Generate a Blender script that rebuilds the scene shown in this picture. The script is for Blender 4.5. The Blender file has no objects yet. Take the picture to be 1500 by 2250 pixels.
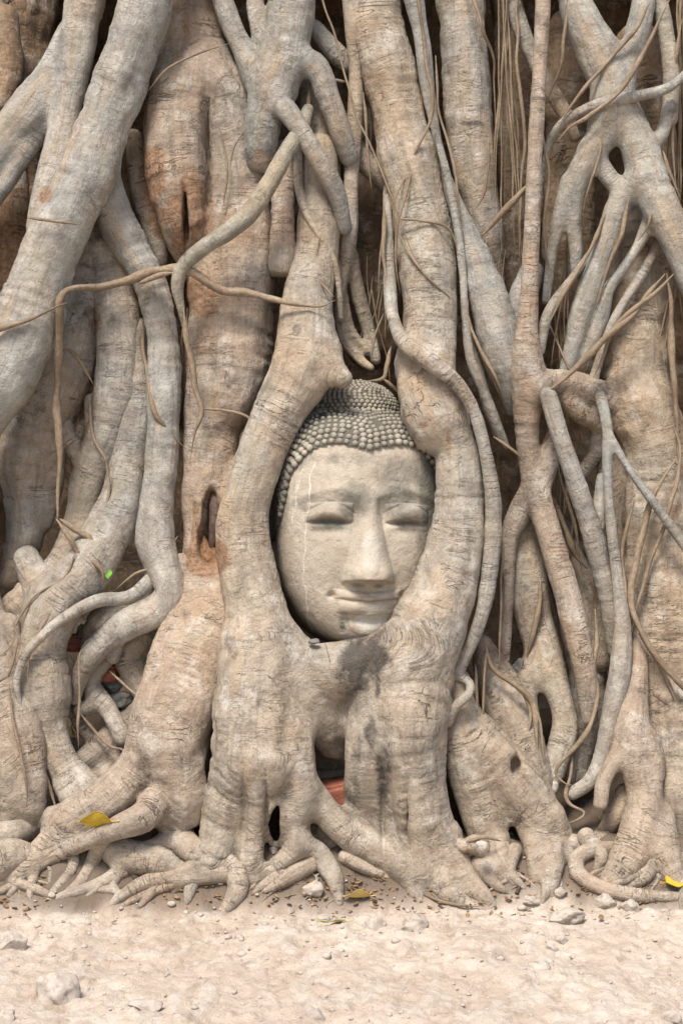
import bpy, bmesh, math, random
import numpy as np
from mathutils import Vector, Matrix

S = bpy.context.scene
C = S.collection
R = math.radians
rng = random.Random(7)

# ------------------------------------------------------------------ camera
CAM_Y, CAM_H, F = -4.0, 0.83, 4000.0          # F = focal length in photo pixels (1500 wide)
cd = bpy.data.cameras.new('camera')
cam = bpy.data.objects.new('camera', cd); C.objects.link(cam)
cam.location = (0, CAM_Y, CAM_H); cam.rotation_euler = (R(90), 0, 0)
cd.sensor_fit = 'HORIZONTAL'; cd.sensor_width = 24.0; cd.lens = 24.0 * F / 1500.0
cd.clip_end = 500; cd.clip_start = 0.05
S.camera = cam

# ------------------------------------------------------------------ sky, sun, exposure
SUN_EL, SUN_AZ = R(57), R(200)                 # azimuth measured from +Y (north) clockwise: light comes from behind the camera
w = bpy.data.worlds.new('World'); S.world = w; w.use_nodes = True
nt = w.node_tree; bg = nt.nodes['Background']
sky = nt.nodes.new('ShaderNodeTexSky'); sky.sky_type = 'NISHITA'; sky.sun_disc = False
sky.sun_elevation = SUN_EL; sky.sun_rotation = SUN_AZ
sky.dust_density = 2.5; sky.air_density = 1.0; sky.ozone_density = 0.6
nt.links.new(sky.outputs[0], bg.inputs[0]); bg.inputs[1].default_value = 0.062
sl = bpy.data.lights.new('sun', 'SUN'); so = bpy.data.objects.new('sun', sl); C.objects.link(so)
sl.energy = 1.5; sl.angle = R(18); sl.color = (1.0, 0.935, 0.85)
sdir = Vector((math.sin(SUN_AZ) * math.cos(SUN_EL), math.cos(SUN_AZ) * math.cos(SUN_EL), math.sin(SUN_EL)))
so.rotation_euler = sdir.to_track_quat('Z', 'Y').to_euler()
S.view_settings.view_transform = 'Standard'; S.view_settings.look = 'None'
S.view_settings.gamma = 1.0; S.view_settings.exposure = 1.85

# ------------------------------------------------------------------ numpy noise
def _hash(ix, iy, iz, seed):
    n = (ix * 374761393 + iy * 668265263 + iz * 2147483647 + seed * 1274126177) & 0xffffffff
    n = ((n ^ (n >> 13)) * 1274126177) & 0xffffffff
    n = n ^ (n >> 16)
    return (n & 0xffff).astype(np.float64) / 32767.5 - 1.0

def vnoise(p, seed=0):
    p = np.asarray(p, dtype=np.float64)
    i = np.floor(p).astype(np.int64); f = p - i
    f = f * f * f * (f * (f * 6 - 15) + 10)
    x, y, z = i[..., 0], i[..., 1], i[..., 2]
    fx, fy, fz = f[..., 0], f[..., 1], f[..., 2]
    r = 0
    for dx in (0, 1):
        wx = fx if dx else 1 - fx
        for dy in (0, 1):
            wy = fy if dy else 1 - fy
            for dz in (0, 1):
                wz = fz if dz else 1 - fz
                r = r + wx * wy * wz * _hash(x + dx, y + dy, z + dz, seed)
    return r

def fbm(p, seed=0, octv=4, gain=0.5):
    a, s, t = 1.0, 0, 0
    p = np.asarray(p, dtype=np.float64)
    for o in range(octv):
        s = s + a * vnoise(p, seed + o * 17); t += a
        a *= gain; p = p * 2.03 + 11.7
    return s / t

def sstep(a, b, x):
    t = np.clip((x - a) / (b - a), 0, 1)
    return t * t * (3 - 2 * t)

# ------------------------------------------------------------------ placing helpers
def ground_z(x, y):
    x = np.asarray(x, dtype=np.float64); y = np.asarray(y, dtype=np.float64)
    m = 0.125 * sstep(-0.24, -0.10, y) + 0.18 * sstep(-0.12, 0.5, y)
    p = np.stack([x * 3.0, y * 3.0, 0 * x + 0 * y], -1)
    fade = np.clip(1.5 / (1 + np.abs(x) + np.abs(y)), 0, 1)
    return m + 0.014 * fbm(p, 5, 3) * fade

def W(px, py, D):
    """photo pixel + depth in centimetres behind the plane of the face -> world point"""
    y = D / 100.0; s = (y - CAM_Y) / F
    return Vector(((px - 750) * s, y, CAM_H - (py - 1125) * s))

_ys = np.linspace(-1.6, 1.0, 1300)
def ground_D(px, py, lift=0.0):
    s = (_ys - CAM_Y) / F
    z = CAM_H - (py - 1125) * s; x = (px - 750) * s
    g = ground_z(x, _ys) + lift
    k = np.argmax(z < g) if py < 1200 else np.argmax((z - g) < 0)
    return 100.0 * _ys[k] if k else -10.0

def WG(px, py, lift=0.0):
    return W(px, py, ground_D(px, py, lift))

def tag(o, label=None, cat=None, group=None, kind=None):
    if label: o['label'] = label
    if cat: o['category'] = cat
    if group: o['group'] = group
    if kind: o['kind'] = kind
    return o

def mesh_obj(name, verts, faces4, mat, parent=None, attrs=None, smooth=True):
    """verts Nx3 array, faces either Nx4/Nx3 array or list"""
    me = bpy.data.meshes.new(name)
    if isinstance(faces4, np.ndarray):
        n, k = faces4.shape
        me.vertices.add(len(verts)); me.vertices.foreach_set('co', np.asarray(verts, np.float32).ravel())
        me.loops.add(n * k); me.loops.foreach_set('vertex_index', faces4.astype(np.int32).ravel())
        me.polygons.add(n); me.polygons.foreach_set('loop_start', np.arange(0, n * k, k, dtype=np.int32))
        try: me.polygons.foreach_set('loop_total', np.full(n, k, np.int32))
        except Exception: pass
        me.update(calc_edges=True); me.validate()
    else:
        me.from_pydata([tuple(v) for v in verts], [], faces4); me.update()
    if smooth: me.polygons.foreach_set('use_smooth', np.ones(len(me.polygons), bool))
    for k, a in (attrs or {}).items():
        at = me.attributes.new(k, 'FLOAT_VECTOR', 'POINT')
        at.data.foreach_set('vector', np.asarray(a, np.float32).ravel())
    if mat: me.materials.append(mat)
    o = bpy.data.objects.new(name, me); C.objects.link(o)
    if parent: o.parent = parent
    return o

def vnormals(o):
    n = np.zeros(len(o.data.vertices) * 3, np.float32)
    o.data.vertices.foreach_get('normal', n) if False else o.data.vertex_normals.foreach_get('vector', n)
    return n.reshape(-1, 3).astype(np.float64)

# ------------------------------------------------------------------ materials
class NT:
    def __init__(s, name):
        s.m = bpy.data.materials.new(name); s.m.use_nodes = True
        s.t = s.m.node_tree; s.b = s.t.nodes['Principled BSDF']
    def n(s, typ, **kw):
        x = s.t.nodes.new(typ)
        for k, v in kw.items():
            if k.startswith('_'): setattr(x, k[1:], v)
            else:
                key = int(k[1:]) if k[0] == 'i' and k[1:].isdigit() else k
                x.inputs[key].default_value = v
        return x
    def l(s, a, b): s.t.links.new(a, b)
    def noise(s, vec, scale, detail=4, rough=0.55, dist=0.0):
        x = s.n('ShaderNodeTexNoise', Scale=scale, Detail=detail, Roughness=rough, Distortion=dist)
        if vec is not None: s.l(vec, x.inputs['Vector'])
        return x.outputs[0]
    def ramp(s, fac, stops):
        x = s.n('ShaderNodeValToRGB'); e = x.color_ramp.elements
        while len(e) < len(stops): e.new(0.5)
        for q, (p, c) in zip(e, stops):
            q.position = p; q.color = (c, c, c, 1) if not isinstance(c, tuple) else (*c, 1)
        s.l(fac, x.inputs[0]); return x.outputs[0]
    def math(s, op, a, b=None, c=None):
        x = s.n('ShaderNodeMath', _operation=op)
        for i, v in enumerate((a, b, c)):
            if v is None: continue
            if isinstance(v, (int, float)): x.inputs[i].default_value = v
            else: s.l(v, x.inputs[i])
        return x.outputs[0]
    def mix(s, fac, a, b, blend='MIX'):
        x = s.n('ShaderNodeMix', _data_type='RGBA', _blend_type=blend)
        for i, v in ((0, fac), (6, a), (7, b)):
            if isinstance(v, (int, float)): x.inputs[i].default_value = v
            elif isinstance(v, tuple): x.inputs[i].default_value = (*v, 1)
            else: s.l(v, x.inputs[i])
        return x.outputs[2]
    def attr(s, name): return s.n('ShaderNodeAttribute', _attribute_name=name).outputs['Vector']
    def scale(s, vec, sc):
        x = s.n('ShaderNodeMapping'); x.inputs['Scale'].default_value = sc; s.l(vec, x.inputs[0]); return x.outputs[0]
    def sep(s, vec):
        x = s.n('ShaderNodeSeparateXYZ'); s.l(vec, x.inputs[0]); return x.outputs
    def bump(s, h, strength, dist, prev=None):
        x = s.n('ShaderNodeBump', Strength=strength, Distance=dist); s.l(h, x.inputs['Height'])
        if prev is not None: s.l(prev, x.inputs['Normal'])
        return x.outputs[0]
    def done(s, col, rough, normal=None, spec=0.3):
        s.l(col, s.b.inputs['Base Color'])
        if isinstance(rough, float): s.b.inputs['Roughness'].default_value = rough
        else: s.l(rough, s.b.inputs['Roughness'])
        s.b.inputs['Specular IOR Level'].default_value = spec
        if normal is not None: s.l(normal, s.b.inputs['Normal'])
        return s.m

def bark_material():
    k = NT('fig_bark')
    rc = k.attr('rc'); mk = k.sep(k.attr('mk'))
    pos = k.n('ShaderNodeNewGeometry').outputs['Position']
    pz = k.sep(pos)[2]
    big = k.noise(pos, 5.0, 5, 0.6)
    med = k.noise(pos, 22.0, 6, 0.65)
    fib = k.noise(k.scale(rc, (75, 75, 7)), 1.0, 6, 0.65, 0.6)
    fib2 = k.noise(k.scale(rc, (220, 220, 30)), 1.0, 3, 0.6)
    ring = k.noise(k.scale(rc, (9, 9, 75)), 1.0, 5, 0.6, 0.8)
    ringc = k.noise(k.scale(rc, (5, 5, 26)), 1.0, 4, 0.55, 1.2)
    speck = k.noise(pos, 260.0, 3, 0.7)
    # tint: grey <-> tan
    grey = k.mix(k.ramp(med, [(0.3, 0.0), (0.7, 1.0)]), (0.20, 0.19, 0.17), (0.41, 0.392, 0.352))
    tan = k.mix(k.ramp(med, [(0.3, 0.0), (0.7, 1.0)]), (0.245, 0.178, 0.122), (0.455, 0.362, 0.268))
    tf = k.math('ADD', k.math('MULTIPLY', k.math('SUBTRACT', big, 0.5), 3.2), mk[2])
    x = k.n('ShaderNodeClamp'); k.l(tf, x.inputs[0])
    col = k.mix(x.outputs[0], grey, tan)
    col = k.mix(k.ramp(k.math('SUBTRACT', mk[2], 1.0), [(0.1, 0.0), (0.5, 0.9)]), col, k.mix(k.ramp(med, [(0.3, 0.0), (0.7, 1.0)]), (0.085, 0.05, 0.03), (0.22, 0.14, 0.085)))   # sheltered brown bark, also painted dark to deepen shade in the gaps
    col = k.mix(1.0, col, k.t.nodes.new('ShaderNodeAttribute').outputs['Color'], 'MULTIPLY')
    # ochre and olive streaks running along the root
    s1 = k.noise(k.scale(rc, (20, 20, 2.2)), 1.0, 5, 0.6, 0.4)
    col = k.mix(k.ramp(s1, [(0.54, 0.0), (0.70, 0.65)]), col, (0.40, 0.285, 0.175))
    s2 = k.noise(k.scale(rc, (16, 16, 3.0)), 1.3, 4, 0.6, 0.4)
    col = k.mix(k.ramp(s2, [(0.56, 0.0), (0.72, 0.55)]), col, (0.26, 0.245, 0.165))
    # dust near the ground
    dustf = k.math('MULTIPLY', k.ramp(pz, [(0.0, 1.0), (1.0, 0.0)]), k.ramp(k.noise(pos, 9.0, 5, 0.6), [(0.35, 0.35), (0.65, 0.95)]))
    col = k.mix(dustf, col, k.mix(k.ramp(med, [(0.3, 0.0), (0.7, 1.0)]), (0.265, 0.215, 0.163), (0.455, 0.384, 0.304)))
    # blotches
    col = k.mix(k.ramp(k.noise(k.scale(rc, (14, 14, 9)), 1.0, 6, 0.7, 0.5), [(0.54, 0.0), (0.72, 0.5)]), col, (0.18, 0.145, 0.11))
    col = k.mix(k.ramp(k.noise(pos, 13.0, 6, 0.75), [(0.54, 0.0), (0.66, 0.6)]), col, (0.53, 0.49, 0.43))
    # fibres and speckle
    col = k.mix(k.ramp(fib, [(0.3, 0.5), (0.5, 0.0)]), col, (0.12, 0.095, 0.07))
    col = k.mix(k.ramp(speck, [(0.32, 0.6), (0.42, 0.0)]), col, (0.075, 0.06, 0.045))
    # creases round the root: contour lines of the ring noise
    def line(src, c, wd):
        d = k.math('ABSOLUTE', k.math('SUBTRACT', src, c))
        return k.ramp(d, [(0.0, 1.0), (wd, 0.0)])
    msk = k.ramp(k.noise(pos, 11.0, 3, 0.5), [(0.54, 0.0), (0.68, 1.0)])
    crease = k.math('MULTIPLY', line(ringc, 0.52, 0.014), msk)
    msk2 = k.ramp(k.noise(k.scale(pos, (1, 1, 1)), 17.0, 3, 0.5), [(0.52, 0.0), (0.68, 1.0)])
    crease2 = k.math('MULTIPLY', line(ring, 0.47, 0.02), msk2)
    sm = k.ramp(mk[2], [(0.1, 0.3), (0.6, 1.0)])
    cr = k.math('MAXIMUM', k.math('MULTIPLY', crease, sm), k.math('MULTIPLY', k.math('MULTIPLY', crease2, sm), 0.55))
    col = k.mix(k.math('MULTIPLY', cr, 0.65), col, (0.075, 0.05, 0.033))
    # stains and bared wood, each with its own outline
    sb = k.math('ADD', mk[0], k.math('MULTIPLY', k.math('SUBTRACT', k.noise(pos, 30.0, 9, 0.82), 0.5), 2.6))
    col = k.mix(k.math('MULTIPLY', k.ramp(sb, [(0.42, 0.0), (1.05, 0.85)]), k.ramp(mk[0], [(0.0, 0.0), (0.3, 1.0)])), col, (0.045, 0.038, 0.033))
    ob = k.math('ADD', mk[1], k.math('MULTIPLY', k.math('SUBTRACT', k.noise(pos, 26.0, 8, 0.78), 0.5), 3.0))
    obf = k.math('MULTIPLY', k.ramp(ob, [(0.5, 0.0), (0.85, 0.75)]), k.ramp(mk[1], [(0.0, 0.0), (0.3, 1.0)]))
    col = k.mix(obf, col, k.mix(k.ramp(k.noise(pos, 90.0, 5, 0.75), [(0.35, 0.0), (0.65, 1.0)]), (0.09, 0.045, 0.025), (0.36, 0.20, 0.105)))
    nb = k.bump(k.math('MULTIPLY', ringc, sm), 0.4, 0.011)
    nb = k.bump(k.math('MULTIPLY', ring, sm), 0.5, 0.0038, nb)
    nb = k.bump(k.math('ADD', fib, k.math('MULTIPLY', fib2, 0.5)), 0.6, 0.003, nb)
    nb = k.bump(k.math('SUBTRACT', k.noise(pos, 70.0, 6, 0.7), k.math('MULTIPLY', cr, 1.5)), 0.9, 0.0065, nb)
    nb = k.bump(k.noise(k.scale(rc, (130, 130, 14)), 1.0, 5, 0.65), 0.6, 0.004, nb)
    return k.done(col, 0.82, nb, 0.25)
BARK = bark_material()
for _n in BARK.node_tree.nodes:
    if _n.type == 'ATTRIBUTE' and not _n.attribute_name: _n.attribute_name = 'hue'

def vine_material():
    k = NT('aerial_root_skin'); rc = k.attr('rc')
    pos = k.n('ShaderNodeNewGeometry').outputs['Position']
    n1 = k.ramp(k.noise(pos, 9.0, 6, 0.7), [(0.3, 0.0), (0.7, 1.0)]); n2 = k.noise(k.scale(rc, (160, 160, 90)), 1.0, 4, 0.7)
    col = k.mix(n1, (0.13, 0.095, 0.06), (0.34, 0.265, 0.185))
    col = k.mix(k.ramp(n2, [(0.4, 0.5), (0.6, 0.0)]), col, (0.12, 0.08, 0.05))
    return k.done(col, 0.75, k.bump(n2, 0.9, 0.003), 0.2)
VINE = vine_material()

def stone_material(name, a, b, dark, sc=1.0):
    k = NT(name); pos = k.n('ShaderNodeNewGeometry').outputs['Position']
    n1 = k.noise(pos, 9 * sc, 6, 0.65); n2 = k.noise(pos, 60 * sc, 6, 0.7); n3 = k.noise(pos, 300, 3, 0.7)
    col = k.mix(n1, a, b)
    col = k.mix(k.ramp(n2, [(0.36, 0.7), (0.5, 0.0)]), col, dark)
    col = k.mix(k.ramp(n3, [(0.3, 0.4), (0.42, 0.0)]), col, dark)
    nb = k.bump(n2, 0.6, 0.006); nb = k.bump(n3, 0.4, 0.001, nb)
    return k.done(col, 0.9, nb, 0.2)
PALE_STONE = stone_material('dusty_pale_stone', (0.33, 0.275, 0.225), (0.48, 0.43, 0.37), (0.20, 0.16, 0.125))
GREY_STONE = stone_material('mossy_grey_stone', (0.08, 0.08, 0.072), (0.27, 0.255, 0.22), (0.05, 0.05, 0.045))
BRICK = stone_material('old_red_brick', (0.27, 0.085, 0.05), (0.36, 0.15, 0.10), (0.15, 0.055, 0.035), 1.5)

def face_material():
    k = NT('weathered_sandstone'); mk = k.sep(k.attr('mk')); mk2 = k.sep(k.attr('mk2'))
    pos = k.n('ShaderNodeNewGeometry').outputs['Position']
    n1 = k.noise(pos, 7.0, 5, 0.6); n2 = k.noise(pos, 38.0, 6, 0.68); n3 = k.noise(pos, 240.0, 4, 0.7)
    col = k.mix(k.ramp(n1, [(0.3, 0.0), (0.7, 1.0)]), (0.325, 0.272, 0.208), (0.43, 0.376, 0.300))
    col = k.mix(k.ramp(n2, [(0.50, 0.0), (0.68, 0.6)]), col, (0.27, 0.22, 0.165))
    col = k.mix(k.ramp(n2, [(0.28, 0.4), (0.45, 0.0)]), col, (0.46, 0.43, 0.37))
    # mk.x grey lichen stain, mk.y pale plaster, mk.z rust red ; mk2.x black grime, mk2.y white drip
    def m(f, wob, lo, hi, a):
        v = k.math('ADD', f, k.math('MULTIPLY', k.math('SUBTRACT', n2, 0.5), wob))
        return k.math('MULTIPLY', k.ramp(v, [(lo, 0.0), (hi, a)]), k.ramp(f, [(0.0, 0.0), (0.08, 1.0)]))
    col = k.mix(m(mk[0], 1.1, 0.05, 0.8, 0.88), col, (0.125, 0.122, 0.10))
    col = k.mix(m(mk[1], 0.9, 0.35, 0.6, 0.8), col, (0.50, 0.47, 0.41))
    col = k.mix(m(mk[2], 0.7, 0.25, 0.7, 0.85), col, (0.27, 0.12, 0.055))
    col = k.mix(m(mk2[0], 1.2, 0.35, 0.65, 0.85), col, (0.05, 0.05, 0.04))
    col = k.mix(m(mk2[1], 2.2, 0.35, 0.9, 0.42), col, (0.72, 0.70, 0.66))
    col = k.mix(k.ramp(n3, [(0.30, 0.45), (0.40, 0.0)]), col, (0.22, 0.17, 0.12))
    nb = k.bump(n2, 0.7, 0.006); nb = k.bump(n3, 0.8, 0.0025, nb)
    return k.done(col, 0.88, nb, 0.2)
FACE = face_material()

def hair_material():
    k = NT('curl_stone'); mk = k.sep(k.attr('mk'))
    pos = k.n('ShaderNodeNewGeometry').outputs['Position']
    n2 = k.noise(pos, 40.0, 6, 0.7); n3 = k.noise(pos, 220.0, 4, 0.7)
    col = k.mix(k.ramp(k.noise(pos, 14.0, 5, 0.65), [(0.35, 0.0), (0.65, 1.0)]), (0.175, 0.162, 0.133), (0.35, 0.315, 0.255))
    # mk.x = knob crown (paler) 1 .. grooves between the knobs (darker) 0 ; mk.y = dark weathered zone
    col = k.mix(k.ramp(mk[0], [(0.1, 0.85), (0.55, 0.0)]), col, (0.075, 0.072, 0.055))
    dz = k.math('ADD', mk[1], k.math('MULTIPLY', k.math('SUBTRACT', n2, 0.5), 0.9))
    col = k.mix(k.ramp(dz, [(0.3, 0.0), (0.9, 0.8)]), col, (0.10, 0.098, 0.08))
    col = k.mix(k.ramp(n3, [(0.32, 0.6), (0.45, 0.0)]), col, (0.09, 0.08, 0.06))
    nb = k.bump(n2, 0.35, 0.003); nb = k.bump(n3, 0.4, 0.001, nb)
    return k.done(col, 0.9, nb, 0.2)
HAIR = hair_material()

def ground_material():
    k = NT('dry_clay'); pos = k.n('ShaderNodeNewGeometry').outputs['Position']; mk = k.sep(k.attr('mk'))
    st = k.scale(pos, (1.0, 0.42, 1.0))
    n1 = k.noise(st, 4.0, 6, 0.62, 0.6); n2 = k.noise(st, 26.0, 7, 0.7, 0.4); n3 = k.noise(pos, 190.0, 4, 0.75)
    col = k.mix(k.ramp(n1, [(0.32, 0.0), (0.66, 1.0)]), (0.385, 0.308, 0.237), (0.515, 0.44, 0.362))
    col = k.mix(k.ramp(mk[0], [(0.35, 0.0), (0.9, 0.45)]), col, (0.52, 0.465, 0.40))      # dry crust plates
    col = k.mix(k.ramp(n2, [(0.52, 0.0), (0.68, 0.6)]), col, (0.235, 0.17, 0.12))
    col = k.mix(k.ramp(n3, [(0.30, 0.75), (0.42, 0.0)]), col, (0.15, 0.105, 0.075))
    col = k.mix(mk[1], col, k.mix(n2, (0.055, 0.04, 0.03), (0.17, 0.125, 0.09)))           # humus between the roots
    nb = k.bump(n1, 0.3, 0.02); nb = k.bump(n2, 0.8, 0.012, nb); nb = k.bump(k.noise(pos, 75.0, 5, 0.7), 0.7, 0.006, nb); nb = k.bump(n3, 0.55, 0.002, nb)
    return k.done(col, 0.95, nb, 0.12)
GROUND = ground_material()

def leaf_material(name, a, b, c):
    k = NT(name); pos = k.n('ShaderNodeTexCoord').outputs['Object']
    n = k.noise(pos, 40.0, 5, 0.7); n2 = k.noise(pos, 160.0, 3, 0.7)
    col = k.mix(n, a, b)
    col = k.mix(k.ramp(n2, [(0.62, 0.0), (0.7, 0.8)]), col, c)
    return k.done(col, 0.55, k.bump(n, 0.4, 0.002), 0.35)
YELLOW = leaf_material('yellow_leaf', (0.42, 0.27, 0.015), (0.50, 0.36, 0.04), (0.28, 0.15, 0.03))
OCHRE = leaf_material('ochre_leaf', (0.32, 0.18, 0.035), (0.42, 0.27, 0.08), (0.16, 0.08, 0.03))
PALEY = leaf_material('pale_leaf', (0.46, 0.34, 0.09), (0.55, 0.43, 0.15), (0.30, 0.2, 0.08))
GREENY = leaf_material('yellow_green_leaf', (0.38, 0.37, 0.10), (0.46, 0.46, 0.17), (0.25, 0.2, 0.05))
GREEN = leaf_material('green_leaf', (0.10, 0.28, 0.015), (0.16, 0.36, 0.03), (0.1, 0.25, 0.02))

def plain(name, a, b, sc, rough=0.9):
    k = NT(name); pos = k.n('ShaderNodeNewGeometry').outputs['Position']; n = k.noise(pos, sc, 5, 0.7)
    return k.done(k.mix(k.ramp(n, [(0.3, 0.0), (0.7, 1.0)]), a, b), rough, k.bump(n, 0.8, 0.006), 0.2)
ROT = plain('rotten_wood', (0.07, 0.035, 0.02), (0.30, 0.17, 0.09), 110.0)
DARKWOOD = plain('dark_heartwood', (0.035, 0.022, 0.018), (0.13, 0.085, 0.065), 40.0, 0.6)

# ------------------------------------------------------------------ roots: implicit tubes, smoothly united
STAINS = [  # px, py, rx, ry, kind(0 dark,1 bared wood), strength
    (800, 1445, 48, 46, 0, 1.05), (775, 1490, 36, 34, 0, .95), (835, 1400, 26, 20, 0, .8), (580, 1540, 20, 34, 0, .5),
    (315, 1700, 18, 36, 0, .65), (400, 1360, 18, 24, 0, .5), (345, 1490, 12, 28, 0, .45), (815, 1610, 14, 30, 0, .8), (845, 1690, 16, 60, 0, .85),
    (775, 1740, 16, 30, 0, .75), (785, 1650, 12, 30, 0, .7), (840, 1740, 14, 30, 0, .8), (510, 1420, 18, 25, 0, .6), (490, 1640, 14, 20, 0, .5),
    (185, 690, 35, 40, 0, .6), (237, 690, 18, 20, 0, .6), (475, 790, 22, 26, 0, .6), (650, 720, 10, 14, 0, .8), (1480, 1590, 50, 80, 0, .6),
    (1440, 1650, 30, 50, 0, .5), (1490, 1400, 30, 30, 0, .5), (1340, 850, 40, 18, 0, .7), (610, 90, 30, 25, 0, .5), (570, 340, 30, 16, 0, .7),
    (1035, 165, 30, 10, 0, .6), (1040, 270, 30, 6, 0, .8), (1300, 90, 14, 40, 1, .6), (1290, 60, 20, 30, 1, .5),
    (415, 470, 46, 70, 1, 1.1), (440, 500, 25, 40, 1, .8), (440, 645, 30, 45, 1, 1.0), (335, 400, 24, 70, 1, 1.0), (345, 470, 18, 50, 1, .9), (455, 1225, 34, 36, 1, 1.5), (428, 1160, 8, 60, 1, 1.0), (466, 1130, 12, 40, 0, .55), (405, 480, 5, 70, 0, 1.2),
    (100, 430, 14, 16, 1, .9), (30, 520, 45, 110, 1, .9), (1440, 430, 40, 40, 1, .15), (985, 960, 6, 45, 1, .7), (945, 935, 25, 8, 1, .7),
    (700, 905, 70, 10, 1, .6), (210, 700, 14, 60, 1, .6), (580, 345, 24, 14, 1, .7), (1480, 1100, 14, 40, 1, .7), (1470, 1130, 10, 60, 0, .6),
     (830, 1480, 6, 60, 0, .9), (1320, 1090, 30, 20, 1, .3),
]

def catmull(P, n_per):
    P = np.asarray(P, float)
    A = np.vstack([2 * P[0] - P[1], P, 2 * P[-1] - P[-2]])
    out = []
    for i in range(1, len(A) - 2):
        p0, p1, p2, p3 = A[i - 1], A[i], A[i + 1], A[i + 2]
        L = np.linalg.norm((p2 - p1)[:3]); n = max(2, int(math.ceil(L / n_per)))
        for j in range(n):
            t = j / n
            out.append(0.5 * ((2 * p1) + (-p0 + p2) * t + (2 * p0 - 5 * p1 + 4 * p2 - p3) * t * t + (-p0 + 3 * p1 - 3 * p2 + p3) * t ** 3))
    out.append(P[-1])
    return np.array(out)

def parse(txt):
    pts = []
    items = [q.strip() for q in txt.split(';') if q.strip()]
    for q in items:
        a = q.split()
        px, py, wd = float(a[0]), float(a[1]), float(a[2])
        if a[3] == 'g': D = ground_D(px, py, wd * (0.0003 if q is not items[-1] else -0.0003))
        elif a[3][0] == '=': D = float(a[3][1:])
        else: D = float(a[3]) + max(0.0, (py - 1640) / 200.0 * 5.5 if float(a[3]) < -8 else 0.0)
        p = W(px, py, D); r = 0.965 * wd / 2 * (D / 100 - CAM_Y) / F
        pts.append((p.x, p.y, p.z, r, px, py))
    pts = np.array(pts)
    def ext(a, b): return a[:4] + (a[:4] - b[:4]) / max(1e-6, np.linalg.norm((a - b)[:3])) * np.array([.4, .4, .4, 0.0])
    core = [p[:4] for p in pts]
    a, b = pts[0], pts[1]
    if a[5] < 0 or a[4] < 0 or a[4] > 1500: core.insert(0, np.append(ext(a, b)[:3], a[3]))
    a, b = pts[-1], pts[-2]
    if a[4] < 0 or a[4] > 1500: core.append(np.append(ext(a, b)[:3], a[3]))
    return np.array(core)

def frames(Q):
    T = np.gradient(Q[:, :3], axis=0); T /= np.linalg.norm(T, axis=1)[:, None] + 1e-9
    Yv = np.array([0, 1.0, 0.15]); e1 = Yv - T * (T @ Yv)[:, None]; e1 /= np.linalg.norm(e1, axis=1)[:, None] + 1e-9
    return T, e1, np.cross(T, e1)

NCHAIN = [0]
def chain(txt, wob=0.10):
    P = parse(txt)
    r = np.median(P[:, 3])
    Q = catmull(P, max(0.012, min(0.03, r * 0.7)))
    Q[:, 3] = np.maximum(Q[:, 3], 0.002)
    NCHAIN[0] += 1; sd = NCHAIN[0] * 31
    L = np.concatenate([[0], np.cumsum(np.linalg.norm(np.diff(Q[:, :3], axis=0), axis=1))])
    a = np.stack([L * 7, 0 * L + sd, 0 * L], -1)
    T, e1, e2 = frames(Q)
    amp = wob * Q[:, 3]
    Q[:, :3] += e1 * (amp * vnoise(a, 1))[:, None] + e2 * (amp * vnoise(a + 5.5, 2))[:, None]
    Q[:, 3] *= 1 + 0.09 * vnoise(a * 1.7 + 9.1, 3)
    return Q, L

def project_px(V):
    s = F / (V[:, 1] - CAM_Y)
    return 750 + V[:, 0] * s, 1125 - (V[:, 2] - CAM_H) * s

def markers(V, tint, st=1):
    px, py = project_px(V)
    mk = np.zeros((len(V), 3)); mk[:, 2] = tint
    for (sx, sy, rx, ry, kd, stg) in STAINS:
        if not st and rx > 16: continue
        d2 = ((px - sx) / (rx * 1.5)) ** 2 + ((py - sy) / (ry * 1.5)) ** 2
        mk[:, kd] = np.maximum(mk[:, kd], stg * np.clip(1.25 - d2, 0, 1))
    return mk

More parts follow.
